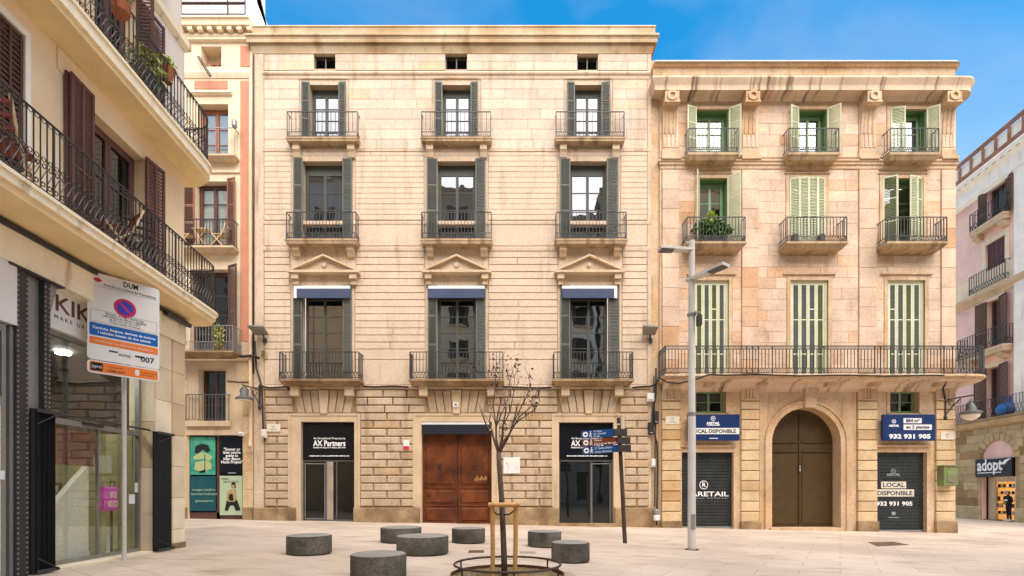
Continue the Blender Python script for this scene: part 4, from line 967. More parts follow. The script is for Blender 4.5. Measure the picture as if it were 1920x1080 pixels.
# upper window
def dark(w, a, b, zb, zt, y=.6, mt='dark_int'): MB().box(X(a), X(b), y, y + .02, zb, zt).build('dark_room', mt, w)
w = window(FA, C, X(371), X(428), c3, Z(197), .28, 3, 'red_frame', 'glass_clear', fw=.09); MB().box(X(371), X(428), .345, .35, c3, Z(197)).build('curtain', 'curtain_warm', w)
balcony(FA, C, X(320, -.35), X(440, -.35), .35, c3, .16, 1.02, 'frame_stone', 'galv', (), sp=.12, lower=.0, deco='', in_=.06, taper=.08, barw=.006)
w = window(FA, C, X(366), X(427), c2, Z(342), .26, 4, 'brown_wood', 'glass_clear', fw=.08, sill=.1); 
for a, b in ((.06, .45), (.58, .9)):
    W = X(427) - X(366); MB().box(X(366) + W * a, X(366) + W * b, .325, .33, c2, Z(342)).build('curtain', 'curtain', w)
dark(w, 366, 427, c2, Z(342))
shutter(FA, w, X(427) - .0, -.06, .36, c2 + .03, Z(336), -14, 'red_frame', 'brown_wood', rails=(.38, .62), stile=.05, pitch=.07)
shutter(FA, w, X(366), -.03, .42, c2 + .03, Z(336), 180, 'red_frame', 'brown_wood', rails=(.38, .62), stile=.05, pitch=.07)
balcony(FA, C, X(316, -.42), X(437, -.42), .42, c2, .18, 1.02, 'frame_stone', 'iron', (), sp=.125, lower=0, deco='', in_=.08, taper=.1, barw=.013)
w = window(FA, C, X(356), X(428), c1, Z(507), .26, 4, 'brown_wood', 'glass_dark', fw=.08); dark(w, 356, 428, c1, Z(507))
shutter(FA, w, X(429), -.06, .46, c1 + .1, Z(499), -24, 'brown_wood', 'brown_wood', rails=(.45,), stile=.06, pitch=.07)
balcony(FA, C, X(310, -.7), X(437, -.7), .7, c1, .16, .95, 'plinth', 'galv', (), sp=.11, lower=.3, deco='vert', in_=.1, taper=.1, barw=.011)
cband([(.1, 668), (.14, 671), (.05, 676)], 'ledge')
w = window(FA, C, X(373), X(424), Z(792), Z(692), .3, 3, 'brown_wood', 'glass_dark', fw=.05); dark(w, 373, 424, Z(792), Z(692), .5, 'black')
lg = MB().box(X(352), X(435), -.16, .01, Z(800), Z(790)).build('window_ledge', 'frame_stone', C)
railing(FA, [(X(353), .02), (X(353), -.14), (X(433), -.14), (X(433), .02)], Z(790), 1.02, lg, 'iron_grey', sp=.13, lower=0, deco='', bw=.011, z_low=.06)
for a, b in ((300, 352), (456, 476)):
    for z0, z1 in rows(pl(678, 952, 8)): MB().block(X(a), X(b) - .01, z0 + .006, z1 - .006, .02, -.04, .008).build('ashlar_block', 'rustic_b', C)
    MB().block(X(a), X(b) - .01, base, Z(952), .02, -.07, .02).build('plinth_stone', 'plinth', C)
MB().wall(X(352), X(456), Z(816), Z(678), [(X(373), X(424), Z(792), Z(692))], -.03, .01).build('wall_facing', 'frame_stone', C)
MB().box(X(350), X(458), -.07, .01, Z(816), Z(806)).build('shop_lintel', 'frame_stone', C)
m2 = MB(); y = .1; zb = gz(X(404)); m2.box(X(353), X(355), y, y + .08, zb, Z(816)); m2.box(X(403.5), X(410), y, y + .08, zb, Z(816)); m2.box(X(453.5), X(455), y, y + .08, zb, Z(816)); m2.box(X(355), X(453.5), y, y + .08, zb, Z(961))
sf = m2.build('shopfront', 'brown_wood', C); MB().box(X(353), X(455), .2, .4, zb, Z(816)).build('shop_backing', 'black', sf)
y = .05
# the four window posters
p1 = thing('poster', 'teal painted poster of a pale figure in the narrow shop window', 'poster', FA.w((X(378), y, Z(890))))
MB().box(X(355), X(402), y, y + .03, Z(890), Z(819)).build('sheet', 'poster_teal', p1)
m2 = MB(); m2.prism([(X(362 + 34 * u), Z(880 - 17 * v)) for u, v in ((0, 0), (.3, -.2), (.7, -.1), (1, .1), (.95, .7), (.7, 1), (.4, .9), (.1, .8))], y - .006, y - .001); m2.prism([(X(360), Z(857)), (X(372), Z(848)), (X(386), Z(850)), (X(397), Z(856)), (X(392), Z(864)), (X(380), Z(860)), (X(364), Z(862))], y - .006, y - .001); m2.build('figure', 'poster_cream', p1)
m2 = MB(); m2.prism([(X(363), Z(848)), (X(366), Z(836)), (X(376), Z(832)), (X(388), Z(834)), (X(393), Z(844)), (X(388), Z(849)), (X(378), Z(843)), (X(370), Z(851))], y - .008, y - .002); m2.box(X(382), X(383.5), y - .008, y - .002, Z(884), Z(852)); m2.prism([(X(370), Z(884)), (X(384), Z(880)), (X(383), Z(886)), (X(374), Z(887))], y - .008, y - .002); m2.build('dark_hair', 'poster_dark', p1)
p2 = thing('poster', 'dark teal poster with pale reversed words low in the shop window', 'poster', FA.w((X(379), y, Z(958))))
MB().box(X(354.5), X(403), y, y + .03, Z(958), Z(893)).build('sheet', 'poster_dteal', p2)
for s, py, w_ in (('ordinary support', 920, .9), ('transformational', 928, 1.0), ('creativity', 941, .7)): text(s, .13, FA, X(381), y - .003, Z(py), 'poster_pale', p2, maxw=-w_)
p3 = thing('poster', 'black poster with white slogan in the narrow shop window', 'poster', FA.w((X(432), y, Z(888))))
MB().box(X(410), X(453.5), y, y + .03, Z(888), Z(817)).build('sheet', 'black_panel', p3)
for k, (s, w_) in enumerate((('"Sooner or', .64), ("later you're", .67), ('going to', .5), ('hear about', .66), ('Nude Project"', .84))): text(s, .15, FA, X(433.5), y - .003, Z(844.5 + k * 6), 'white_txt', p3, maxw=w_, bold=.004)
MB().box(X(426), X(441), y - .004, y - .001, Z(889 - 2), Z(886.3)).build('small_print', 'white_txt', p3)
p4 = thing('poster', 'pale green poster of a kneeling figure low in the shop window', 'poster', FA.w((X(432), y, Z(966))))
MB().box(X(410.5), X(453), y, y + .03, Z(966), Z(892)).build('sheet', 'poster_pale', p4)
text('PURA', .12, FA, X(420), y - .003, Z(900), 'poster_dark', p4, maxw=.28, shear=.3); text('SALVATION', .1, FA, X(431), y - .003, Z(905), 'poster_dark', p4, maxw=.6, shear=.3)
m2 = MB(); m2.disc(X(436.5), Z(911), .1, y - .006, y - .001, 14); m2.prism([(X(425), Z(922)), (X(433), Z(917)), (X(441), Z(917)), (X(443), Z(934)), (X(438), Z(944)), (X(428), Z(943)), (X(423), Z(934))], y - .006, y - .001); m2.build('figure', 'poster_skin', p4)
m2 = MB(); m2.prism([(X(432), Z(910)), (X(434), Z(904)), (X(440), Z(904.5)), (X(441), Z(914)), (X(439), Z(916)), (X(439), Z(909)), (X(434), Z(909))], y - .009, y - .002); m2.prism([(X(424), Z(938)), (X(428), Z(941)), (X(438), Z(941)), (X(443), Z(936)), (X(450), Z(957)), (X(441), Z(958)), (X(437), Z(948)), (X(430), Z(948)), (X(426), Z(958)), (X(420), Z(957))], y - .009, y - .002); m2.prism([(X(429), Z(926)), (X(435), Z(926)), (X(437), Z(938)), (X(431), Z(940)), (X(427), Z(934))], y - .009, y - .002); m2.build('dark_clothes', 'poster_dark', p4)
# things on its balconies
def fold_chair(fr, x, y, z, rot, label, mat='chair_wood', cat='chair', grp=None, sc=1.0, seat=None):
    o = thing('folding_chair', label, cat, fr.w((x, y, z)), grp); ca, sa = math.cos(rot), math.sin(rot)
    def P(a, b, c): return (x + (a * ca - b * sa) * sc, y + (a * sa + b * ca) * sc, z + c * sc)
    for s in (-.2, .2):
        MB(fr).tube([P(-.22, s, .0), P(.2, s, .46)], .018 * sc, 5).build('leg', mat, o); MB(fr).tube([P(.24, s, .0), P(-.18, s, .45), P(-.34, s, .88)], .018 * sc, 5).build('leg', mat, o)
    for k in range(4): MB(fr).add([P(-.17 + k * .1, -.2, .455), P(-.09 + k * .1, -.2, .455), P(-.09 + k * .1, .2, .455), P(-.17 + k * .1, .2, .455), P(-.17 + k * .1, -.2, .475), P(-.09 + k * .1, -.2, .475), P(-.09 + k * .1, .2, .475), P(-.17 + k * .1, .2, .475)], [(0, 3, 2, 1), (4, 5, 6, 7), (0, 1, 5, 4), (1, 2, 6, 5), (2, 3, 7, 6), (3, 0, 4, 7)]).build('seat_slat', seat or mat, o)
    for k in range(3):
        u = .56 + k * .12; b = -.18 - (u - .45) * .37
        MB(fr).tube([P(b, -.19, u), P(b, .19, u)], .03 * sc, 4).build('back_slat', seat or mat, o)
    return o
fold_chair(FA, X(357), -.2, c2, 0, 'pale folding chair left of the small table on the narrow house balcony')
fold_chair(FA, X(418), -.2, c2, math.pi, 'pale folding chair right of the small table on the narrow house balcony')
tb = thing('balcony_table', 'small pale folding table between two chairs on a balcony', 'table', FA.w((X(385), -.2, c2)))
MB().box(X(371), X(398), -.36, -.06, c2 + .68, c2 + .71).build('table_top', 'chair_wood', tb)
for a, b in ((373, 396), (396, 373)):
    for yy in (-.34, -.08): MB().tube([(X(a), yy, c2), (X(b), yy, c2 + .68)], .014, 5).build('leg', 'chair_wood', tb)
lm = leafmass(FA, (X(429), -.68, c1 + .55), (.22, .1, .55), 260, .1, 3, droop=.6); pt = thing('trailing_plant', 'yellow green plant trailing over the grey balcony of the narrow house', 'plant', FA.w((X(429), -.6, c1)))
lm.build('foliage', 'leaf_fern', pt); MB().lathe([(.1, c1), (.14, c1 + .24)], X(429), -.5, 12).build('flower_pot', 'pot', pt)
m2 = MB(); m2.lathe([(.07, c3 + 1.02), (.1, c3 + 1.08), (.1, c3 + 1.28), (.04, c3 + 1.36)], X(439, -.33), -.31, 8); tag(m2.build('balcony_lantern', 'galv'), 'small glass lantern on the corner of the top narrow balcony', 'lantern')
m2 = MB(); m2.tube([(X(374), -.1, Z(111)), (X(397, -.6), -.7, Z(148, -.6))], .03, 5); m2.tube([(X(376), -.1, Z(109)), (X(399, -.6), -.7, Z(146, -.6))], .02, 5); tag(m2.build('clothes_pole', 'iron_rust'), 'slanting metal clothes pole beneath the attic window of the narrow house', 'pole')
# white gable rising behind
tag(MB().prism([(X(468), Z(60)), (X(468), Z(-60)), (X(482, .6), Z(-25)), (X(507, .6), Z(46)), (X(507), Z(60))], .55, 1.2).build('gable_wall', 'white_stucco'), 'white sloping gable wall rising above the palace roof', 'wall')
# ================================================================ house on the left with the cosmetics shop
L = thing('corner_house', 'ochre rendered corner house with curved iron balconies above a cosmetics shop', 'building', FL.w((-3, 0, gz(-7))))
def lx(px, d=0): return FL.at(px, 0, d)[0]
LB, LT, UB, UT = 4.99, 5.23, 8.06, 8.37
lops = [(lx(165), lx(272), LT, 7.6), (lx(-120), lx(44), LT, 7.72), (lx(180), lx(256), UT, 10.45)]
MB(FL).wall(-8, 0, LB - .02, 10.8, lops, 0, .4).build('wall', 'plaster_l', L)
MB(FL).wall(-8, 0, 10.8, 16, [], .05, .4).build('upper_wall', 'plaster_l_up', L)
MB(FL).box(lx(262), -.005, -.012, .01, UT, 10.79).build('grey_render', 'plaster_l_up', L)
MB(FL).box(-8, -.4, .41, .6, LT + .01, 16).build('rear_wall', 'dark_int', L)
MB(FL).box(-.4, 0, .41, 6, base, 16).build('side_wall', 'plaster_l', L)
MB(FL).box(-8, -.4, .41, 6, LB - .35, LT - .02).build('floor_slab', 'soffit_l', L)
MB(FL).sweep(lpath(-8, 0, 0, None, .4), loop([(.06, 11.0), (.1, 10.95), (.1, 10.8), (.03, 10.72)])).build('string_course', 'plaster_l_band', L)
MB(FL).box(lx(200), lx(300), -.35, 0, 11.5, 11.7).build('upper_balcony', 'soffit_l', L)
# window frames and shutters
w = window(FL, L, lx(165), lx(272), LT, 7.6, .2, 3, 'plum_wood', 'glass_dark', fw=.08); MB(FL).box(lx(165), lx(272), .4, .41, LT, 7.6).build('dark_room', 'black', w)
m2 = MB(FL); p = [(lx(190) + .012 * k, .3 + .03 * math.sin(k * 1.3)) for k in range(26)]; m2.add([(q[0] + .1, q[1], 7.4) for q in p] + [(q[0] + .35 * (1 - k / 26), q[1], LT) for k, q in enumerate(p)], [(k, k + 1, k + 27, k + 26) for k in range(25)]); m2.build('curtain', 'curtain_warm', w)
shutter(FL, w, lx(165) + .01, -.02, lx(165) - lx(116), LT + .02, 7.78, 181, 'plum_wood', 'brown_wood', rails=(.45,), cols=2, stile=.05, pitch=.065)
shutter(FL, w, lx(165) + .01, -.065, lx(165) - lx(118), LT + .02, 7.78, 183, 'plum_wood', 'brown_wood', rails=(.45,), cols=2, stile=.05, pitch=.065)
shutter(FL, w, lx(270), -.06, lx(300) - lx(270), LT + .02, 7.66, -6, 'plum_wood', 'plum_wood', rails=(.4,), cols=2, stile=.05, pitch=.065)
m2 = MB(FL); m2.box(lx(44), lx(54), -.03, .01, LT, 7.82); m2.box(lx(-120), lx(44), -.03, .01, 7.72, 7.82); m2.build('window_surround', 'white_stucco', L)
W = lx(44) - lx(-120); wf = MB(FL).box(lx(-120), lx(44), .3, .31, LT, 7.72).build('window', 'black', L)
for k in range(3): shutter(FL, wf, lx(-120) + W * k / 3, -.005, W / 3 - .01, LT + .02, 7.7, 0, 'brown_wood', 'brown_wood', rails=(.42,), cols=2, stile=.035, pitch=.075)
MB(FL).box(lx(106), lx(165) - .02, -.022, .01, 7.72, 8.05).build('lintel_band', 'plaster_l', L)
w = window(FL, L, lx(180), lx(256), UT, 10.45, .2, 3, 'plum_wood', 'glass_dark', fw=.08); MB(FL).box(lx(180), lx(256), .4, .41, UT, 10.45).build('dark_room', 'black', w)
shutter(FL, w, lx(258), -.05, lx(300) - lx(258), UT + .02, 10.5, -5, 'plum_wood', 'plum_wood', rails=(.4,), cols=2, stile=.05, pitch=.065)
shutter(FL, w, lx(256) - .03, -.01, .3, UT + .02, 10.5, -88, 'brown_wood', 'brown_wood', rails=(.4,), cols=1, stile=.05, pitch=.065)
# curved balconies
def scroll_rail(path, z, h, par, mat='iron', sp=.1):
    mb = MB(FL); pts = [Vector((p[0], p[1], 0)) for p in path]
    dist = [0]
    for a, b in zip(pts, pts[1:]): dist.append(dist[-1] + (b - a).length)
    def at(s):
        for i in range(len(pts) - 1):
            if s <= dist[i + 1] + 1e-9: return pts[i] + (pts[i + 1] - pts[i]) * ((s - dist[i]) / (dist[i + 1] - dist[i]))
        return pts[-1]
    for zz, r in ((h, .016), (.05, .01)): mb.tube([(p.x, p.y, z + zz) for p in pts], r, 5)
    n = int(dist[-1] / sp)
    for k in range(n + 1):
        p = at(k * sp); mb.tube([(p.x, p.y, z), (p.x, p.y, z + h)], .016 if k % 9 == 0 else .009, 4)
    mb2 = MB(FL)
    def curve(f, cnt, r):
        P_ = []
        for i in range(cnt + 1):
            u, v = f(i / cnt); q = at(min(max(u, 0), dist[-1])); P_.append((q.x, q.y, z + v))
        mb2.tube(P_, r, 3)
    for k in range(n):
        c = (k + .5) * sp
        def S(t, c=c):                          # double scroll
            if t < .4: a = 2.2 * math.pi * (1 - t / .4); r = .012 + .034 * (t / .4); return c - .01 + r * math.cos(a + math.pi), .13 + r * math.sin(a + math.pi)
            if t > .6: a = 2.2 * math.pi * (t - .6) / .4; r = .046 - .034 * ((t - .6) / .4); return c + .01 + r * math.cos(a), .36 + r * math.sin(a)
            w_ = (t - .4) / .2; return c - .056 + .112 * w_, .13 + .23 * w_
        curve(S, 26, .0075)
        def R(t, c=c): a = 2 * math.pi * t; return c + .03 * math.cos(a), .45 + .03 * math.sin(a)
        curve(R, 9, .006)
        def K(t, c=c): a = math.pi * t; return c + .035 * math.cos(a), h - .02 - .045 * math.sin(a)
        curve(K, 6, .006)
    mb.build('railing', mat, par); mb2.build('scrollwork', mat, par, kind='stuff')
def l_balcony(front, zb, zt, arc, h):
    pts = front + arc; m2 = MB(FL); poly = [(front[0][0], .02)] + pts + [(pts[-1][0], .6), (-.02, .6), (-.02, .02)]
    m2.slab([(p[0], p[1]) for p in poly], zb + .09, zt - .05)
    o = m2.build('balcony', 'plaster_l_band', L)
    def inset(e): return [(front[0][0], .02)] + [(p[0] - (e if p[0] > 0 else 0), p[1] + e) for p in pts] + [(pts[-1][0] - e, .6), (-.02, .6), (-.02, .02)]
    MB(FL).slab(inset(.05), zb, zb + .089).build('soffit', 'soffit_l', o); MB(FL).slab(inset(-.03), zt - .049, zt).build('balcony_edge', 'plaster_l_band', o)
    scroll_rail([(p[0] - (.03 if p[0] > 0 else 0), p[1] + .03) for p in pts] + [(pts[-1][0] - .03, .5)], zt, h, o)
    return o
arcL = [(.1 + .36 * math.sin(t), -.2 - .36 * math.cos(t)) for t in [math.pi / 2 * k / 8 for k in range(9)]]
lowb = l_balcony([(-7.5, -.86), (-.12, -.57)], LB, LT, arcL, .99)
arcU = [(-.06 + .5 * math.sin(t), .0 - .5 * math.cos(t)) for t in [math.pi / 2 * k / 8 for k in range(9)]]
upb = l_balcony([(-7.5, -.64), (-.25, -.51)], UB, UT, arcU, .99)
# shop level
BZ = 4.45
MB(FL).box(-8, .0, -.05, .4, BZ, LB - .1).build('shop_beam', 'plaster_l_band', L); MB(FL).box(-8, .0, -.09, .3, LB - .099, LB - .03).build('dark_gap_strip', 'iron', L)  # thin dark strip along the gap line above the beam
px1 = lx(292)
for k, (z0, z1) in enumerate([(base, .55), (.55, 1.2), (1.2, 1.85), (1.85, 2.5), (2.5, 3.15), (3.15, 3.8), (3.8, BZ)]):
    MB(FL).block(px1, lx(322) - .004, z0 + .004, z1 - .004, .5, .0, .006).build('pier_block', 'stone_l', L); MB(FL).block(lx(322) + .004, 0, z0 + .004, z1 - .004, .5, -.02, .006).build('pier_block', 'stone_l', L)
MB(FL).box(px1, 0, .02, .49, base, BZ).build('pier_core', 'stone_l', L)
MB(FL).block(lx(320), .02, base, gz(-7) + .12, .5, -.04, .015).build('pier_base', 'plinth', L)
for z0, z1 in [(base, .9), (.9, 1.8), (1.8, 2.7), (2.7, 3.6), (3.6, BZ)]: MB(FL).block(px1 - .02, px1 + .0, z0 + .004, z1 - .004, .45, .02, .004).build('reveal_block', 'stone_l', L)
# riveted steel columns
def steel_col(a, b, nm):
    x0, x1 = lx(a), lx(b); m2 = MB(FL); z0 = base; f = .1
    m2.box(x0, x0 + .17, -.02, .28, z0, BZ - .03); m2.box(x1 - .1, x1, -.02, .28, z0, BZ - .03)
    o = m2.build('steel_column', 'iron', L); MB(FL).box(x0 + .171, x1 - .101, .06, .1, z0, BZ - .03).build('column_web', 'galv', o)
    rv = MB(FL)
    for k in range(60):
        zz = .2 + k * .07
        for xx in (x0 + .02, x0 + .15, x1 - .085, x1 - .018):
            if zz < BZ - .1: rv.block(xx - .012, xx + .012, zz - .012, zz + .012, -.02, -.034, .008)
    rv.build('rivets', 'galv', o, kind='stuff')
    for xx, s in ((x0, -1), (x1, 1)): MB(FL).prism([(xx, BZ - .03), (xx + s * .14, BZ - .03), (xx, BZ - .55)], .0, .03).build('gusset', 'galv', o)
steel_col(28, 92, 'a')
MB(FL).box(lx(28) - .12, lx(92) + .2, -.06, .3, BZ - .03, BZ - .001).build('bearing_plate', 'iron', L)
# shop window
gx0, gx1, d = lx(90), px1 - .02, .3; gf_ = gz(-7) + .03; TZ = 2.5; SZ = 3.84
m2 = MB(FL); m2.box(gx0, gx1, d - .03, d + .05, gf_, gf_ + .06); m2.box(gx1 - .05, gx1, d - .03, d + .05, gf_ + .06, SZ); m2.box(gx0, gx1 - .05, d - .03, d + .06, TZ - .09, TZ); m2.box(gx0, gx1, d - .03, d + .05, SZ - .06, SZ)
xm_ = lx(183, d); m2.box(xm_ - .008, xm_ + .008, d - .02, d + .03, gf_ + .06, TZ - .09)
sw = m2.build('shop_window', 'galv', L)
for a, b, z0, z1 in ((gx0, xm_ - .01, gf_ + .06, TZ - .09), (xm_ + .01, gx1 - .05, gf_ + .06, TZ - .09), (gx0, gx1 - .05, TZ, SZ - .06)):
    MB(FL).box(a, b, d, d + .01, z0, z1).build('pane', 'glass_shop', sw)
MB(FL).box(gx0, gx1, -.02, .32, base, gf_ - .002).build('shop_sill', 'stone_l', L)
MB(FL).box(lx(150, d), lx(188, d), d - .07, d - .031, TZ - .05, TZ - .0).build('door_closer', 'iron', sw)
m2 = MB(FL); m2.box(lx(252, d), lx(262, d), d - .012, d - .002, 1.32, 1.5); m2.box(lx(241, d), lx(252, d), d - .012, d - .002, 1.1, 1.28); m2.build('door_notice', 'white', sw)
kb = thing('shop_sign', 'white cosmetics shop fascia with dark letters behind the parking sign', 'sign', FL.w((lx(140), .2, SZ)))
MB(FL).box(gx0, gx1, .17, .28, SZ + .002, BZ - .002).build('fascia', 'sign_white', kb)
text('KIKO', .36, FL, lx(101, .17), .167, SZ + .3, 'brown_wood', kb, align='LEFT', bold=.004, maxw=1.0); text('M A K E   U P   M I L A N O', .085, FL, lx(101, .17), .167, SZ + .17, 'dark_txt', kb, align='LEFT', maxw=1.12)
# interior of the shop
MB(FL).box(-8, -.4, .45, 5.8, gf_ - .05, gf_).build('shop_floor', 'cream_int', L); MB(FL).box(-8, -.4, 2.6, 2.7, gf_, BZ).build('shop_back_wall', 'dark_int', L)
MB(FL).box(-8, -.4, .5, 2.6, 3.9, 3.95).build('shop_ceiling', 'dark_int', L)
MB(FL).box(px1 - .04, px1 - .022, .42, 2.6, gf_, 2.45).build('green_panel', 'green_int', L); MB(FL).box(lx(190, .55), lx(199, .55), .55, .75, gf_, 2.4).build('green_post', 'green_int', L)
MB(FL).box(-.46, -.41, .5, 2.6, gf_, BZ).build('shop_side_lining', 'dark_int', L); MB(FL).box(lx(214, 1.3), lx(250, 1.3), 1.3, 1.34, gf_, 2.4).build('dark_screen', 'dark_int', L)
ds = thing('display_counter', 'white sloping cosmetics counter inside the shop window', 'counter', FL.w((lx(130, .6), .6, gf_)))
x0, x1 = lx(60, .5), lx(166, .5)
MB(FL).add([(x0, .5, gf_), (x1, .5, gf_), (x1, .6, gf_), (x0, .6, gf_), (x0, .5, gf_ + .55), (x1, .5, gf_ + 1.62), (x1, .6, gf_ + 1.62), (x0, .6, gf_ + .55)], [(0, 3, 2, 1), (4, 5, 6, 7), (0, 1, 5, 4), (1, 2, 6, 5), (2, 3, 7, 6), (3, 0, 4, 7)]).build('sloping_front', 'cream_int', ds)
for k in range(9):
    for j in range(4): MB(FL).box(x0 + .1 * k, x0 + .1 * k + .075, .66 + .1 * j, .7 + .1 * j, gf_ + .8 + .17 * j, gf_ + .92 + .17 * j).build('product_box', ('dark_int', 'curtain', 'brown_wood')[(k + j) % 3], ds)
for j in range(4): MB(FL).box(x0, x1, .64 + .1 * j, .735 + .1 * j, gf_ + .6 + .17 * j, gf_ + .798 + .17 * j).build('counter_step', ('dark_int', 'brown_wood')[j % 2], ds)
tag(MB(FL).box(lx(98, .5), lx(178, .5), .48, .5, 1.78, 2.36).build('hanging_banner', 'brown_panel'), 'dark red banner hanging inside the cosmetics shop window', 'banner')
pb = thing('pink_bag', 'bright pink shop bag hanging behind the shop glass', 'bag', FL.w((lx(212, .5), .5, 1.0)))
MB(FL).block(lx(198, .42), lx(224, .42), .98, 1.42, .55, .42, .03).build('bag_body', 'pink_bag', pb); text('KI', .16, FL, lx(212, .42), .417, 1.22, 'leaf_pale', pb, bold=.006); text('KO', .16, FL, lx(212, .42), .417, 1.05, 'leaf_pale', pb, bold=.006)
m2 = MB(FL); xx = lx(211, .48); m2.tube([(xx - .06, .48, 1.42), (xx - .05, .48, 1.52), (xx + .05, .48, 1.52), (xx + .06, .48, 1.42)], .008, 5); m2.tube([(xx, .5, gf_), (xx, .5, .98)], .02, 6); m2.build('bag_handle', 'dark_int', pb)
m2 = MB(FL); m2.box(lx(205, .8), lx(240, .8), .8, 1.1, gf_, .55); m2.box(lx(203, .8), lx(242, .8), .78, 1.12, .55, .63); tag(m2.build('display_plinth', 'cream_int'), 'low cream display plinth inside the cosmetics shop', 'plinth')
lampo = thing('ceiling_lamp', 'row of lit ceiling downlights inside the cosmetics shop', 'lamp', FL.w((-2.2, 1.6, 3.85)))
mk('lamp_lit', (1, .98, .94), emit=26, bump=0, var=0, grain=0)
for xx in (-3.0, -2.2, -1.4):
    MB(FL).lathe([(.11, 3.86), (.11, 3.89)], xx, 1.3, 16).build('downlight', 'lamp_lit', lampo)
# folded black gates
def gate(a, b, z0, z1, lab, n_):
    o = thing('folding_gate', lab, 'gate', FL.w((lx(a), -.1, z0))); x0, x1 = lx(a, -.06), lx(b, -.06)
    for k in range(n_):
        u0 = x0 + (x1 - x0) * k / n_; u1 = x0 + (x1 - x0) * (k + 1) / n_
        MB(FL).add([(u0, -.03, z0), (u1 - .006, -.1 if k % 2 else -.06, z0), (u1 - .006, -.08 if k % 2 else -.04, z0), (u0, -.01, z0), (u0, -.03, z1), (u1 - .006, -.1 if k % 2 else -.06, z1), (u1 - .006, -.08 if k % 2 else -.04, z1), (u0, -.01, z1)], [(0, 3, 2, 1), (4, 5, 6, 7), (0, 1, 5, 4), (1, 2, 6, 5), (2, 3, 7, 6), (3, 0, 4, 7)]).build('gate_slat', 'black', o)
    for za, zb_ in ((z1 - .05, z1), (z0, z0 + .05)): MB(FL).box(x0, x1, -.12, -.11, za, zb_).build('gate_rail', 'iron', o)
    for za, zb_ in ((z1 - .02, z1 - .22), (z0 + .02, z0 + .22)): MB(FL).tube([(x1, -.125, za), (x0, -.125, zb_)], .008, 4).build('gate_brace', 'iron', o)
gate(62, 104, gz(-7) + .02, 2.52, 'tall folded black metal gate beside the riveted steel column', 9)
gate(291, 322, gz(-7) + .02, 2.5, 'narrow folded black metal gate against the stone pier', 5)
m2 = MB(FL); m2.tube([(lx(107), .1, TZ + .03), (lx(292), .1, TZ + .03)], .018, 6); m2.build('gate_track', 'iron', L)
# door at the far left
x0, x1 = lx(-160), lx(28)
m2 = MB(FL); m2.box(x1 - .05, x1, .02, .1, gf_, 3.6); m2.box(x1 - .14, x1 - .08, .04, .1, gf_, 3.6); m2.box(x0, x1 - .14, .04, .1, 2.5, 2.62); m2.box(x0, x1 - .14, .04, .1, 3.5, 3.6); o = m2.build('side_door', 'galv', L)
MB(FL).box(x0, x1 - .14, .06, .07, 2.62, 3.5).build('pane', 'glass_dark', o); MB(FL).box(x0, x1 - .14, .05, .08, gf_, 2.5).build('door_panel', 'cream_int', o); MB(FL).box(lx(-4), lx(14), .035, .049, 1.5, 1.62).build('door_notice', 'white', o)
MB(FL).box(x0, x1, -.03, .12, 3.62, BZ - .001).build('side_fascia', 'sign_white', L); MB(FL).box(x0, x1, .13, .16, gf_, BZ).build('side_backing', 'dark_int', L)
m2 = MB(FL); m2.tube([(lx(300), -.12, LB - .12), (lx(345), -.12, LB - .12)], .05, 8); tag(m2.build('strip_lamp', 'iron'), 'black tubular lamp under the curved balcony of the corner house', 'lamp')
# balcony things on the left house
fold_chair(FL, lx(12, -.35), -.35, LT, .3, 'wooden chair with red slats at the left edge of the curved balcony', 'chair_wood', seat='chair_red', sc=1.1)
fold_chair(FL, lx(214, -.3), -.3, LT, 2.6, 'pale folding chair with red slats outside the open balcony window', 'chair_wood', seat='chair_red')
fold_chair(FL, lx(262, -.3), -.3, LT, .5, 'dark iron folding chair near the plum shutter', 'iron')
xf, zf_ = FL.at(278, 122, -.36)
f = thing('fern', 'bushy yellow green fern behind the upper curved balcony railing', 'plant', FL.w((xf, -.3, UT)))
leafmass(FL, (xf, -.34, zf_), (.34, .13, .3), 420, .2, 5, droop=.5, shape=.5).build('foliage', 'leaf_fern', f); MB(FL).lathe([(.12, UT + .0), (.17, UT + .45)], xf, -.33, 12).build('flower_pot', 'iron', f)
xf, zf_ = FL.at(315, 142, -.44)
f = thing('potted_plant', 'terracotta pot with a small plant on the upper curved balcony', 'plant', FL.w((xf, -.44, zf_ - .14)))
MB(FL).lathe([(.07, zf_ - .14), (.1, zf_ + .08), (.11, zf_ + .14)], xf, -.44, 12).build('flower_pot', 'pot', f); leafmass(FL, (xf, -.44, zf_ + .25), (.14, .1, .12), 60, .1, 6).build('foliage', 'leaf_lime', f)
xf, zf_ = FL.at(226, 22, -.5)
f = thing('hanging_pot', 'round terracotta pot hanging on the upper balcony rail by the window', 'pot', FL.w((xf, -.5, zf_ - .12)))
MB(FL).lathe([(.06, zf_ - .12), (.13, zf_ - .02), (.14, zf_ + .14)], xf, -.5, 12).build('flower_pot', 'pot', f); leafmass(FL, (xf, -.5, zf_ + .25), (.15, .1, .1), 60, .1, 8).build('foliage', 'leaf_lime', f)
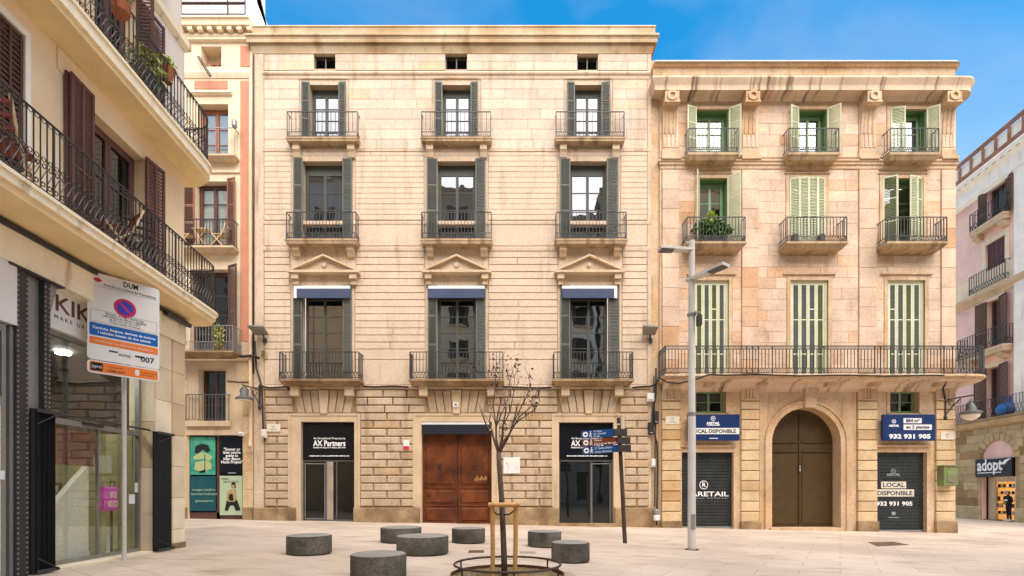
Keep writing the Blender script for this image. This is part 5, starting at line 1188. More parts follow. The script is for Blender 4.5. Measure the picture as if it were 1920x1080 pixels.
# ================================================================ pink house across the side street
R = thing('pink_house', 'pale pink house with white pilaster and dark shutters across the side street', 'building', FR.w((-2, 0, gz(30))))
def rx(px): return FR.at(px, 0)[0]
def rz(px, py): return FR.at(px, py)[1]
RX0, RX1 = -16, 9; zled = rz(1850, 792); zb2 = rz(1850, 545); ztop = rz(1850, 318)
o1 = (rx(1852), rx(1889), rz(1870, 412), rz(1870, 347)); o2 = (rx(1849), rx(1885), rz(1867, 533), rz(1867, 450)); o3 = (rx(1852), rx(1876), rz(1864, 655), rz(1864, 562)); o4 = (rx(1851), rx(1876), zled + .1, rz(1864, 688))
ar_ = (rx(1843), rx(1903), base - .5, rz(1873, 860))
MB(FR).wall(RX0, RX1, base - 1, ztop, [o1, o2, o3, o4, ar_], 0, .4).build('wall', 'plaster_pink', R); MB(FR).box(RX0, RX1, 4.01, 8, base - 1, ztop).build('rear_block', 'plaster_pink', R)
MB(FR).box(rx(1905), RX1, -.12, .01, zled, ztop).build('white_pilaster', 'white_stucco', R)
MB(FR).sweep(lpath(RX0, RX1), loop([(.45, ztop + .1), (.5, ztop), (.4, ztop - .3), (.15, ztop - .5), (.12, ztop - 1.2), (.22, ztop - 1.3), (.1, ztop - 1.55)])).build('cornice', 'white_stucco', R)
for k in range(28): MB(FR).box(-11 + k * .55, -10.75 + k * .55, -.42, -.1, ztop - .28, ztop - .02).build('cornice_block', 'brown_trim', R)
MB(FR).box(RX0, RX1, -.4, .2, ztop + .1, ztop + .45).build('roof_kerb', 'brown_trim', R)
m2 = MB(FR); m2.box(RX0, RX1, -.35, -.25, ztop + 1.35, ztop + 1.6)
for k in range(24): m2.box(-13 + k * .95, -12.9 + k * .95, -.35, -.25, ztop + .45, ztop + 1.349)
m2.build('roof_balustrade', 'brown_trim', R); MB(FR).box(RX0, RX1, -.22, -.2, ztop + .45, ztop + 1.3).build('balustrade_panel', 'white_stucco', R)
MB(FR).sweep(lpath(RX0, RX1), loop([(.3, zb2), (.35, zb2 - .06), (.3, zb2 - .25), (.12, zb2 - .4), (.06, zb2 - .6)])).build('string_course', 'frame_stone', R)
MB(FR).box(RX0, rx(1904), -.05, .01, zb2, zb2 + 1.2).build('dado', 'plaster_c', R)
MB(FR).sweep(lpath(RX0, RX1), loop([(.4, zled + .1), (.45, zled), (.3, zled - .25), (.1, zled - .35)])).build('ledge', 'stone_r', R)
for i, o in enumerate((o1, o2, o3, o4)):
    m2 = MB(FR); m2.box(o[0] - .3, o[0], -.04, .01, o[2], o[3]); m2.box(o[1], o[1] + .3, -.04, .01, o[2], o[3]); m2.box(o[0] - .3, o[1] + .3, -.04, .01, o[3] + .001, o[3] + .3); m2.build('window_surround', 'plaster_c', R)
    w = window(FR, R, o[0], o[1], o[2], o[3], .25, 3, 'brown_wood', 'glass_dark', fw=.08); MB(FR).box(o[0], o[1], .39, .4, o[2], o[3]).build('dark_room', 'dark_int', w)
    W = o[1] - o[0]
    if i == 1: shutter(FR, w, o[0] + .02, .08, W / 2 - .03, o[2], o[3], 0, 'plum_wood', None, rails=(.3, .6), cols=2, pitch=.12); shutter(FR, w, o[0] + W / 2, .08, W / 2 - .03, o[2], o[3], 0, 'plum_wood', None, rails=(.3, .6), cols=2, pitch=.12)
    else:
        sw_ = (.55, 0, .75, .8)[i]
        shutter(FR, w, o[1] - .02, -.1, sw_, o[2], o[3] + .05, -10, 'brown_wood' if i else 'plum_wood', 'brown_wood', rails=(.4,), pitch=.12); shutter(FR, w, o[0] + .02, -.06, sw_, o[2], o[3] + .05, 190, 'brown_wood', 'brown_wood', rails=(.4,), pitch=.12)
balcony(FR, R, rx(1832), rx(1897), .5, o1[2], .4, 1.15, 'frame_stone', 'iron', (rx(1840), rx(1888)), bw=.4, bh=.4, sp=.2, lower=.3, deco='zig', barw=.02)
bz = zb2 + .02
m2 = MB(FR).box(rx(1826), rx(1894), -.3, 0, bz, bz + .05).build('balcony', 'frame_stone', R); railing(FR, [(rx(1826), 0), (rx(1826), -.28), (rx(1894), -.28), (rx(1894), 0)], bz + .05, 1.2, m2, 'iron', sp=.2, lower=.3, bw=.018)
balcony(FR, R, rx(1812), rx(1900), .6, o3[2], .4, 1.2, 'frame_stone', 'iron', (rx(1830), rx(1888)), bw=.4, bh=.4, sp=.2, lower=.3, deco='zig', barw=.02)
m2 = MB(FR).box(RX0, rx(1920) + 3, -.5, 0, zled + .1, zled + .2).build('balcony', 'stone_r', R); railing(FR, [(RX0 + .1, -.47), (rx(1897), -.47), (rx(1920) + 2.9, -.47)], zled + .2, 1.15, m2, 'iron', sp=.22, lower=.5, bw=.018)
# ground floor stonework with the arch
gzr = gz(30.8); acx = (ar_[0] + ar_[1]) / 2; aR = (ar_[1] - ar_[0]) / 2; acz2 = ar_[3]
blk = (acx - aR - .35, acx + aR + .35, base - 1, acz2 + .2); zr = []; z = gzr + .9
while z < zled - .4: zr.append((z, min(z + .52, zled - .36))); z += .52
courses(FR, R, RX0, RX1, zr, [blk, (acx - aR * .8 - .35, acx + aR * .8 + .35, acz2, acz2 + aR * .6), (acx - aR * .5 - .35, acx + aR * .5 + .35, acz2, acz2 + aR + .35)], -.06, .02, .015, (1.0, 1.9), 'stone_block', 'stone_r', joint=.03)
MB(FR).box(RX0, RX1, -.03, .01, acz2 + aR + .1, zled - .36).build('wall_facing', 'stone_r', R)
for a, b in ((RX0, acx - aR - .1), (acx + aR + .1, RX1)): MB(FR).block(a, b, base - 1.2, gzr + .88, .02, -.14, .03).build('plinth_stone', 'stone_r', R); MB(FR).box(a, b, -.03, .01, gzr, acz2 + aR + .1).build('wall_facing', 'stone_r', R)
m2 = MB(FR)
for s in (-1, 1):
    poly = [(acx + s * aR * math.cos(t), acz2 + aR * math.sin(t)) for t in [math.pi / 2 * k / 12 for k in range(13)]] + [(acx, acz2 + aR + .3), (acx + s * (aR + .1), acz2 + aR + .3), (acx + s * (aR + .1), acz2)]
    m2.prism(poly, -.04, .38)
m2.build('arch_spandrel', 'stone_r', R)
for k in range(11):
    t0, t1 = math.pi * k / 11 + .015, math.pi * (k + 1) / 11 - .015
    q = [(acx + r * math.cos(t), acz2 + r * math.sin(t)) for r, t in ((aR, t1), (aR, t0), (aR + .45, t0), (aR + .45, t1))]; MB(FR).qblock(q, .0, -.1, .02).build('arch_stone', 'stone_r', R)
MB(FR).wall(acx - aR, acx + aR, acz2 - .0, acz2 + aR, [], .3, .38).build('arch_infill', 'frame_stone', R)
# the shop in the arch
x0, x1 = ar_[0], ar_[1]; sgz0, sgz1 = rz(1870, 894), rz(1870, 860)
sg = thing('shop_sign', 'black fascia with white lower case lettering in the stone arch', 'sign', FR.w((acx, -.1, sgz0)))
MB(FR).box(rx(1835), rx(1904), -.2, .1, sgz0, sgz1).build('fascia', 'black_panel', sg)
text('adopt', 1.05, FR, rx(1838.5), -.204, sgz0 + .42, 'white_txt', sg, align='LEFT', bold=.025, maxw=rx(1886) - rx(1838.5))
xb = rx(1888); MB(FR).prism([(xb - .2, sgz0 + .75), (xb + .1, sgz0 + 1.02), (xb + .55, sgz0 + 1.12), (xb + .3, sgz0 + .95), (xb + .1, sgz0 + .75)], -.206, -.203).build('bird_mark', 'white_txt', sg)
MB(FR).box(rx(1839), rx(1884), -.206, -.203, sgz0 + .25, sgz0 + .3).build('underline', 'white_txt', sg)
MB(FR).box(x0, x1, 3.9, 4, gzr - .3, acz2).build('shop_back_wall', 'dark_int', R); MB(FR).box(x0 - .02, x0, .4, 4, gzr - .3, acz2).build('shop_side_wall', 'cream_int', R); MB(FR).box(x1, x1 + .02, .4, 4, gzr - .3, acz2).build('shop_side_wall', 'dark_int', R); MB(FR).box(x0, x1, .0, 4, gzr - .4, gzr + .05).build('shop_floor', 'plinth', R)
def rd(px, d): return FR.at(px, 0, d)[0]
MB(FR).box(rd(1851, .3), rd(1866, .3), .3, .4, gzr + .05, sgz0).build('cream_panel', 'frame_stone', R); MB(FR).box(rd(1844, .2), rd(1850, .2), .2, .4, gzr, sgz0).build('dark_jamb', 'black', R)
sh = thing('perfume_shelf', 'faintly self-glowing gold shelf of small bottles inside the black signed shop', 'shelf', FR.w((rd(1875, .8), .8, gzr)))
sx0, sx1 = rd(1866.5, .9), rd(1906, .9)
MB(FR).box(sx0, sx1, .9, .96, gzr + .05, sgz0 - .3).build('shelf_back', 'shelf_glow', sh)
for k in range(5): MB(FR).box(sx0, sx1, .65, .89, gzr + .4 + k * .42, gzr + .44 + k * .42).build('shelf_board', 'marble_plate', sh)
for k in range(5):
    for j in range(9): MB(FR).box(sx0 + .06 + j * .2, sx0 + .18 + j * .2, .68, .8, gzr + .442 + k * .42, gzr + .6 + k * .42 + .05 * ((j * 3 + k) % 3)).build('bottle', ('brown_wood', 'shelf_glow', 'dark_int', 'curtain')[(j + k) % 4], sh)
tag(MB(FR).box(rx(1889), rx(1898), .6, .64, sgz0 - .48, sgz0 - .04).build('orange_notice', 'sign_orange'), 'small orange notice under the black shop fascia', 'notice')
# person in the doorway
def person(fr, x, y, z, h, label):
    o = thing('person', label, 'person', fr.w((x, y, z))); k = h / 1.75
    V = [(0, 0, .95), (0, .0, 1.1), (0, -.02, 1.3), (0, -.02, 1.45), (0, -.03, 1.53), (0, -.05, 1.62), (0, -.05, 1.72),
         (.1, 0, .9), (.12, -.03, .5), (.12, .02, .09), (.12, -.13, .05), (-.1, 0, .9), (-.11, .02, .5), (-.12, .06, .09), (-.12, -.09, .05),
         (.19, -.02, 1.42), (.24, .02, 1.14), (.17, -.2, 1.06), (.1, -.27, 1.09), (-.19, -.02, 1.42), (-.25, .0, 1.14), (-.2, -.16, 1.0), (-.17, -.24, .98)]
    E = [(0, 1), (1, 2), (2, 3), (3, 4), (4, 5), (5, 6), (0, 7), (7, 8), (8, 9), (9, 10), (0, 11), (11, 12), (12, 13), (13, 14), (3, 15), (15, 16), (16, 17), (17, 18), (3, 19), (19, 20), (20, 21), (21, 22)]
    Rr = [.15, .14, .15, .12, .055, .09, .075, .095, .065, .05, .04, .095, .065, .05, .04, .07, .048, .036, .035, .07, .048, .036, .035]
    W = [fr.w((x + a * k, y + b * k, z + c * k)) for a, b, c in V]; c0 = fr.w((x, y, z))
    me = bpy.data.meshes.new('body'); me.from_pydata([(p[0] - c0[0], p[1] - c0[1], p[2] - c0[2]) for p in W], E, [])
    b = bpy.data.objects.new('body', me); COL.objects.link(b); b.parent = o; WL[b.name] = c0
    b.modifiers.new('skin', 'SKIN')
    for i, sv in enumerate(me.skin_vertices[0].data): sv.radius = (Rr[i] * k, Rr[i] * k * .85); sv.use_root = i == 0
    s = b.modifiers.new('sub', 'SUBSURF'); s.levels = 2; s.render_levels = 2; me.materials.append(M['cloth_black'])
    hd = (x, y - .05 * k, z + 1.66 * k); m2 = MB(fr)
    m2.lathe([(.02 * k, hd[2] - .12 * k), (.06 * k, hd[2] - .09 * k), (.085 * k, hd[2]), (.08 * k, hd[2] + .07 * k), (.04 * k, hd[2] + .115 * k)], hd[0], hd[1], 14); f = m2.build('face', 'skin', o, smooth='all')
    m2 = MB(fr); m2.lathe([(.088 * k, hd[2] - .05 * k), (.098 * k, hd[2] + .03 * k), (.09 * k, hd[2] + .09 * k), (.04 * k, hd[2] + .135 * k)], hd[0], hd[1] + .025 * k, 14); m2.build('hair', 'hair', o, smooth='all')
    MB(fr).box(x - .1 * k, x + .1 * k, y - .16 * k, y - .145 * k, z + 1.2 * k, z + 1.3 * k).build('shirt_print', 'white', o)
    for s in (1, -1):
        a = (x + (.1 if s > 0 else -.17) * k, y - (.27 if s > 0 else .24) * k, z + (1.09 if s > 0 else .98) * k); m2 = MB(fr)
        m2.block(a[0] - .035 * k, a[0] + .035 * k, a[2] - .06 * k, a[2] + .03 * k, a[1] + .01, a[1] - .02 * k, .008)
        for q in range(4): m2.tube([(a[0] - .028 * k + q * .019 * k, a[1] - .01 * k, a[2] - .05 * k), (a[0] - .028 * k + q * .019 * k, a[1] - .03 * k, a[2] - (.1 + .01 * (q % 3)) * k), (a[0] - .028 * k + q * .019 * k, a[1] - .02 * k, a[2] - .125 * k)], .009 * k, 5)
        m2.tube([(a[0] + s * .03 * k, a[1] - .01 * k, a[2] - .01 * k), (a[0] + s * .055 * k, a[1] - .03 * k, a[2] - .05 * k), (a[0] + s * .05 * k, a[1] - .035 * k, a[2] - .08 * k)], .01 * k, 5); m2.build('hand', 'skin', o)
    for s in (.12, -.12): MB(fr).block(x + (s - .045) * k, x + (s + .045) * k, z, z + .09 * k, y + .06 * k, y - .17 * k, .015).build('shoe', 'white', o)
person(FR, rx(1893), -.05, gzr + .05, 1.78, 'person in black clothes with white shoes in the shop doorway')
bg = thing('blue_bag', 'knotted blue plastic bag on the balcony of the pink house', 'bag', FR.w((rx(1893), -.3, zled + .2)))
m2 = MB(FR); zz = zled + .2; m2.lathe([(.2, zz), (.5, zz + .12), (.58, zz + .4), (.42, zz + .68), (.12, zz + .85), (.08, zz + .95), (.2, zz + 1.12)], rx(1893), -.1, 14); ob = m2.build('bag_body', 'blue_bag', bg, smooth='all')
# houses across the square, behind the viewer (they show in the window panes)
for i, (a, b, h, mt, lab) in enumerate(((-36, -17.5, 34, 'white_stucco', 'white house across the square, leftmost in the window reflections'), (-17, -4, 33, 'plaster_c', 'cream house across the square, second from left in the window reflections'), (-3.6, 9, 30, 'white_stucco', 'white house across the square in the middle of the window reflections'), (9.4, 24, 33, 'plaster_l', 'ochre house across the square, second from right in the window reflections'), (24.5, 44, 31, 'plaster_c', 'cream house across the square, rightmost in the window reflections'))):
    FO = Frame((0, -13), (-1, 0)); o = thing('facing_house', lab, 'building', (0.5 * (a + b), -13, 0), 'houses facing the palaces')
    op = []
    nx = 4
    for c in range(nx):
        for r in range(10):
            xc_ = -(a + (b - a) * (c + .5) / nx); op.append((xc_ - .6, xc_ + .6, 1.2 + r * 3.5 if r else .2, 3.4 + r * 3.5 ))
    op = [q for q in op if q[3] < h - .4]
    MB(FO).wall(-b, -a, -1, h, op, 0, .3).build('wall', mt, o); MB(FO).box(-b, -a, .31, 6, -1, h - .02).build('dark_rooms', 'dark_int', o); MB(FO).box(-b, -a, -.35, .3, h, h + .4).build('cornice', 'frame_stone', o)
    for q in op:
        if q[2] > 1:
            MB(FO).box(q[0] - .3, q[1] + .3, -.5, 0, q[2] - .2, q[2]).build('balcony', 'frame_stone', o)
            w = MB(FO).box(q[0] - .45, q[0], -.06, -.01, q[2], q[3]).build('shutter', 'brown_wood', o); MB(FO).box(q[1], q[1] + .45, -.06, -.01, q[2], q[3]).build('shutter', 'brown_wood', o)
# ================================================================ street furniture
def G(px, Y): X_ = (px - CX) / F * Y; return X_, Y, gz(X_)
seats = [(580, 9.72, .425, 'grey concrete drum seat standing alone on the left'), (752, 12.15, .5, 'wide concrete drum seat half hidden behind the largest drum'), (792.5, 10.05, .53, 'largest concrete drum seat in the middle of the square'), (710, 7.15, .4, 'nearest concrete drum seat cut off by the picture bottom'),
         (878.5, 12.3, .42, 'concrete drum seat in front of the brown wooden door'), (1021, 11.75, .405, 'concrete drum seat behind the one right of the tree'), (1069.5, 9.32, .365, 'small concrete drum seat just right of the tree ring')]
for px, Y, r, lab in seats:
    x, y, z = G(px, Y); o = thing('drum_seat', lab, 'seat', (x, y, z), 'concrete drum seats in the square')
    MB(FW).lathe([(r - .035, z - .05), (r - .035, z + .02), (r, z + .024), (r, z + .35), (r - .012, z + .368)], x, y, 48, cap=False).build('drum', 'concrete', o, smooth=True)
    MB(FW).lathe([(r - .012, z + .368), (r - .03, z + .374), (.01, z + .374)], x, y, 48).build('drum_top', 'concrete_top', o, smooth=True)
# tree with ring and stakes
TX, TY = -.12, 7.45; tz = gz(TX)
rg = thing('tree_ring', 'dark iron hoop railing round the young tree pit', 'railing', (TX, TY, tz)); RR = .81
m2 = MB(FW); m2.tube([(TX + .05 + RR * math.cos(2 * math.pi * k / 48), TY + RR * math.sin(2 * math.pi * k / 48), tz + .21) for k in range(48)], .018, 8, True); m2.build('hoop', 'iron_rust', rg, smooth='all')
for k in range(6):
    a = 2 * math.pi * (k + .5) / 6 + .12; MB(FW).box(TX + .05 + RR * math.cos(a) - .012, TX + .05 + RR * math.cos(a) + .012, TY + RR * math.sin(a) - .012, TY + RR * math.sin(a) + .012, tz - .1, tz + .2).build('post', 'iron_rust', rg)
m2 = MB(FW); m2.lathe([(.87, tz - .2), (.87, tz + .07), (.85, tz + .07), (.85, tz - .2)], TX + .05, TY, 48, cap=False); m2.build('edging', 'corten', rg, smooth=True)
m2 = MB(FW); m2.lathe([(1.08, tz + .004), (.88, tz + .004)], TX + .05, TY, 48, cap=False); tag(m2.build('pit_surround', 'manhole_pale'), 'pale stone surround of the tree pit', None, None, 'structure')
rs = random.Random(5); m2 = MB(FW); vs = [(TX + .05, TY, tz + .02)]; fs = []
for ri in range(1, 9):
    for k in range(40): a = 2 * math.pi * k / 40; vs.append((TX + .05 + .848 * ri / 8 * math.cos(a), TY + .848 * ri / 8 * math.sin(a), tz + .02 + rs.uniform(-.015, .02)))
for k in range(40): fs.append((0, 1 + k, 1 + (k + 1) % 40))
for ri in range(7):
    for k in range(40): fs.append((1 + ri * 40 + k, 1 + (ri + 1) * 40 + k, 1 + (ri + 1) * 40 + (k + 1) % 40, 1 + ri * 40 + (k + 1) % 40))
m2.add(vs, fs); tag(m2.build('soil', 'soil', smooth='all'), 'dry earth in the tree pit', None, None, 'stuff')
m2 = MB(FW)
for k in range(160):
    a, r = rs.uniform(0, 6.28), .8 * math.sqrt(rs.random()); p = (TX + .05 + r * math.cos(a), TY + r * math.sin(a)); h = rs.uniform(.02, .07); b = rs.uniform(0, 6.28)
    m2.add([(p[0], p[1], tz + .02), (p[0] + .01 * math.cos(b), p[1] + .01 * math.sin(b), tz + .02), (p[0] + rs.uniform(-.03, .03), p[1] + rs.uniform(-.03, .03), tz + .02 + h)], [(0, 1, 2)])
tag(m2.build('weeds', 'leaf_green'), 'short weeds growing in the tree pit', None, None, 'stuff')
sk = thing('tree_stakes', 'pair of wooden stakes with a crossbar holding the young tree', 'stakes', (TX, TY - .12, tz))
def tp(px, py, Y): return ((px - CX) / F * Y, Y, CZ + (CY - py) / F * Y)
Ys = 7.3
for px0, px1 in ((923, 923.5), (967, 965)):
    a = tp(px0, 948, Ys); b = (tp(px1, 1080, Ys)[0], Ys, tz - .1); MB(FW).tube([b, ((a[0] + b[0]) / 2 + .006, Ys, (a[2] + b[2]) / 2), a], .034, 10).build('stake', 'wood_stake', sk, smooth=True)
a, b = tp(916, 946.5, Ys), tp(976, 946.5, Ys); MB(FW).tube([(a[0], Ys - .04, a[2]), (b[0], Ys - .04, b[2])], .036, 12).build('crossbar', 'wood_stake', sk, smooth=True)
for s, px in ((-1, 925), (1, 964)):
    m2 = MB(FW); p = tp(px, 958, Ys); q = tp(942 + s * 3, 964, TY); m2.tube([(p[0], Ys + .02, p[2]), ((p[0] + q[0]) / 2, Ys + .06, (p[2] + q[2]) / 2 - .03), (q[0], TY, q[2])], .012, 5); m2.build('tie_strap', 'cable', sk)
tr = thing('young_tree', 'young bare street tree with a few dark leaves and pale buds', 'tree', (TX, TY, tz)); rt = random.Random(11)
m2 = MB(FW); tk = [tp(px, py, TY) for px, py in ((946, 1085), (945, 1040), (943, 990), (941, 940), (938, 900), (936, 870), (935, 848))]; tk[0] = (tk[0][0], TY, tz - .05)
m2.tube(tk, .048, 10, r1=.036); m2.build('trunk', 'bark', tr, smooth='all')
limbs = [[(935, 850), (926, 825), (921, 808), (911, 795), (901, 768)], [(935, 850), (932, 825), (930, 800), (934, 770), (941, 745)], [(936, 850), (943, 820), (945, 795), (947, 772), (945, 745)], [(936, 850), (950, 822), (958, 803), (966, 775), (970, 755)], [(936, 850), (944, 830), (956, 812), (975, 782), (1000, 760)],
         [(958, 803), (978, 786), (1003, 768), (1012, 752)], [(921, 808), (917, 790), (920, 770)], [(930, 800), (938, 780), (952, 750), (957, 715)], [(945, 795), (955, 770), (962, 735), (964, 708)], [(958, 803), (975, 770), (988, 745), (996, 720)], [(930, 800), (925, 760), (928, 720), (930, 690)]]
ends = []
for i, Lm in enumerate(limbs):
    yo = rt.uniform(-.3, .3); pts = []
    for j, (px, py) in enumerate(Lm): pts.append(tp(px + (rt.uniform(-2, 2) if j else 0), py, TY + yo * (j / (len(Lm) - 1)) + (0 if i < 5 else 0)))
    MB(FW).tube(pts, .02 if i < 5 else .011, 6, r1=.008 if i < 5 else .005).build('limb', 'bark', tr, smooth='all'); ends.append(pts)
tw = MB(FW); ld = MB(FW); lpale = MB(FW)
def leaf(mb, p, s):
    a = Vector((rt.uniform(-1, 1), rt.uniform(-1, 1), rt.uniform(-1, .3))).normalized(); b = a.cross(Vector((rt.uniform(-1, 1), rt.uniform(-1, 1), rt.uniform(-1, 1)))).normalized(); p = Vector(p)
    mb.add([p, p + a * s * .5 + b * s * .35, p + a * s, p + a * s * .5 - b * s * .35], [(0, 1, 2, 3)])
for pts in ends:
    for rep in range(3):
        i = rt.randrange(1, len(pts)); a = Vector(pts[i]); L_ = rt.uniform(.15, .42); d = Vector((rt.uniform(-.5, .6), rt.uniform(-.4, .4), rt.uniform(.6, 1.2))).normalized()
        b = a + d * L_ * .5 + Vector((rt.uniform(-.02, .02),) * 3); c = a + d * L_ + Vector((0, 0, .03)); tw.tube([a, b, c], .0055, 4, r1=.003)
        for t in range(4):
            if rt.random() < .5: leaf(lpale, a + (c - a) * rt.uniform(.4, 1), rt.uniform(.02, .045))
for px, py, n_ in ((918, 700, 10), (927, 690, 14), (930, 712, 16), (951, 685, 12), (955, 705, 12), (969, 680, 14), (971, 695, 10), (994, 703, 10), (995, 722, 8), (990, 745, 8), (1003, 742, 10), (1000, 757, 10), (945, 800, 16), (944, 790, 10), (885, 690, 8), (890, 680, 6)):
    p = tp(px, py, TY + rt.uniform(-.2, .2))
    if px > 900: tw.tube([p, (p[0] + rt.uniform(-.06, .02), p[1], p[2] - .35)], .003, 4)
    for k in range(n_): leaf(ld, (p[0] + rt.gauss(0, .03), p[1] + rt.gauss(0, .04), p[2] + rt.gauss(0, .07)), rt.uniform(.03, .06))
tw.build('twigs', 'twig', tr, kind='stuff'); ld.build('crown', 'leaf_dark', tr, kind='stuff'); lpale.build('buds', 'leaf_pale', tr, kind='stuff')
# street lamp
x, y, z = G(1297, 11.6); sl = thing('street_lamp', 'tall galvanised street lamp with two flat angled heads', 'street lamp', (x, y, z)); ztp = CZ + (CY - 452) / F * y
MB(FW).lathe([(.1, z - .05), (.092, z + .02), (.09, z + 3.2), (.08, z + 3.25), (.072, ztp)], x, y, 20).build('pole', 'galv_pole', sl, smooth=True)
MB(FW).lathe([(.16, z - .02), (.16, z + .015)], x, y, 16).build('base_plate', 'iron_rust', sl)
MB(FW).box(x - .05, x + .05, y - .1, y - .085, z + .5, z + .85).build('access_hatch', 'galv', sl); MB(FW).lathe([(.097, z + 3.19), (.097, z + 3.27)], x, y, 20).build('collar', 'galv', sl)
def head(p, q, w, nm):
    p, q = Vector(p), Vector(q); t = (q - p).normalized(); s = Vector((-t.y, t.x, 0)) * w
    def slab(a, b, z0, z1, k0=1.0, k1=1.0):
        vs = [a - s * k0, b - s * k1, b + s * k1, a + s * k0]; return MB(FW).add([(v.x, v.y, v.z + z0) for v in vs] + [(v.x, v.y, v.z + z1) for v in vs], [(0, 3, 2, 1), (4, 5, 6, 7), (0, 1, 5, 4), (1, 2, 6, 5), (2, 3, 7, 6), (3, 0, 4, 7)])
    o = slab(p, q, -.03, .03, .55, 1).build('lamp_head', 'galv_pole', sl); slab(p + (q - p) * .6, p + (q - p) * .97, -.044, -.031, .8, .85).build('led_panel', 'led', o)
zh = CZ + (CY - 468.5) / F * y; head((x + .05, y, zh), (x - .79, y - .05, zh), .13, '')
zh2 = CZ + (CY - 524) / F * y; head((x - .08, y + .1, zh2), (x + .48, y - .78, zh2), .13, '')
zc = CZ + (CY - 592) / F * y; m2 = MB(FW); m2.lathe([(.105, zc), (.105, zc + .05)], x, y, 16); m2.box(x + .02, x + .16, y - .16, y - .1, zc + .0, zc + .05); m2.build('camera_bracket', 'galv', sl); MB(FW).box(x + .08, x + .17, y - .2, y - .06, zc - .28, zc - .04).build('camera_box', 'iron', sl)
# finger post
x, y, z = G(1172, 12.8); xt = (1160 - CX) / F * y; zt_ = CZ + (CY - 783) / F * y; fp = thing('finger_post', 'leaning dark fingerpost with blue and brown pedestrian signs', 'signpost', (x, y, z))
MB(FW).tube([(x, y, z - .05), (xt, y, zt_)], .055, 12, r1=.05).build('post', 'iron_rust', fp, smooth=True)
zz = CZ + (CY - 797) / F * y; MB(FW).tube([(xt, y, zz), (xt, y, zz + .03)], .054, 12).build('white_band', 'white', fp)
for i, (yt, yb_, yl, mt, x0_, x1_, lines) in enumerate(((804, 818, 13, 'sign_blue2', 1090, 1152, ('Pl. Nova', 'Av. Catedral', 'Pl. Rei')), (819.5, 832.5, 13, 'sign_brown', 1091, 1158, ('Museu', 'Diocesà de Barcelona')), (834, 847.5, 13, 'sign_blue2', 1092, 1159, ('C. Santa Llúcia', 'Arxiu Històric')))):
    ang = .16; Y0 = y - .06; xr_ = (x1_ - CX) / F * Y0; xl_ = (x0_ - CX) / F * Y0; zt0 = CZ + (CY - yt) / F * Y0; hgt = (yb_ - yt) / F * Y0; tilt = .075
    def Wp(u, v, q=0, xl_=xl_, xr_=xr_, zt0=zt0, hgt=hgt): return (xl_ + u, Y0 - q, zt0 - hgt + v - tilt * ((xr_ - xl_) - u) * 1.0)
    m2 = MB(FW); Lw = xr_ - xl_; pts = [(0, 0), (Lw, 0), (Lw, hgt), (0, hgt)]; m2.add([Wp(u, v, 0) for u, v in pts] + [Wp(u, v, .03) for u, v in pts], [(0, 1, 2, 3), (7, 6, 5, 4), (0, 4, 5, 1), (1, 5, 6, 2), (2, 6, 7, 3), (3, 7, 4, 0)])
    bl = m2.build('finger_sign', mt, fp)
    cen = Wp(.1, hgt / 2, .036); m2 = MB(FW); m2.add([(cen[0] + .07 * math.cos(t), cen[1], cen[2] + .07 * math.sin(t)) for t in [2 * math.pi * k / 16 for k in range(16)]], [tuple(range(16))]); m2.build('arrow_disc', 'white_txt', bl)
    m2 = MB(FW); m2.add([Wp(.06, hgt / 2, .04), Wp(.11, hgt / 2 + .04, .04), Wp(.11, hgt / 2 - .04, .04)], [(0, 1, 2)]); m2.add([Wp(.1, hgt / 2 + .012, .04), Wp(.15, hgt / 2 + .012, .04), Wp(.15, hgt / 2 - .012, .04), Wp(.1, hgt / 2 - .012, .04)], [(0, 1, 2, 3)]); m2.build('arrow', 'dark_txt', bl)
    m2 = MB(FW); c_ = Wp(.235, hgt * .82, .036); m2.tube([Wp(.235, hgt * .7, .036), Wp(.235, hgt * .42, .036), Wp(.205, hgt * .14, .036)], .011, 4); m2.tube([Wp(.235, hgt * .42, .036), Wp(.265, hgt * .14, .036)], .011, 4); m2.tube([Wp(.2, hgt * .48, .036), Wp(.235, hgt * .66, .036), Wp(.272, hgt * .5, .036)], .009, 4); m2.lathe([(.005, c_[2] - .018), (.018, c_[2]), (.005, c_[2] + .018)], c_[0], c_[1], 8); m2.build('walker', 'white_txt', bl)
    for k, s in enumerate(lines):
        nl = len(lines); text(s, .062 if nl == 3 else .075, FW, 0, 0, 0, 'white_txt', bl, align='LEFT', warp=lambda u, v, w_, k=k, nl=nl: Wp(.32 + u, hgt * (1 - (k + .8) / nl) + v, .034 + w_))
    m2 = MB(FW); zc_ = Wp(Lw, hgt / 2)[2]; m2.box(xr_ - .02, xr_ + .32, Y0 - .07, Y0 + .1, zc_ - hgt * .45, zc_ + hgt * .45); m2.build('clamp', 'iron', fp)
# parking sign on its pole
x, y = -6.73, 8.4; z = gz(x); ps = thing('parking_sign', 'white blue and orange no parking sign on a steel pole by the shop', 'sign', (x, y, z))
MB(FW).tube([(x, y + .04, z - .05), (x, y + .04, 4.95)], .035, 12).build('pole', 'galv_pole', ps, smooth=True)
p0, p1 = Vector((-6.9, 7.9)), Vector((-6.29, 8.67)); FS = Frame((p0.x, p0.y), tuple(p1 - p0)); Wd = (p1 - p0).length; zt_, zb_ = 4.93, 3.28; H = zt_ - zb_
def rrect(mb, x0, x1, z0, z1, y0, y1, r=.05):
    mb.prism([(cx + r * math.cos(a), cz + r * math.sin(a)) for cx, cz, s in ((x1 - r, z1 - r, 0), (x0 + r, z1 - r, 1), (x0 + r, z0 + r, 2), (x1 - r, z0 + r, 3)) for a in [math.pi / 2 * (s + k / 4) for k in range(5)]], y0, y1)
def S(u): return u * Wd
def V(v): return zt_ - v * H
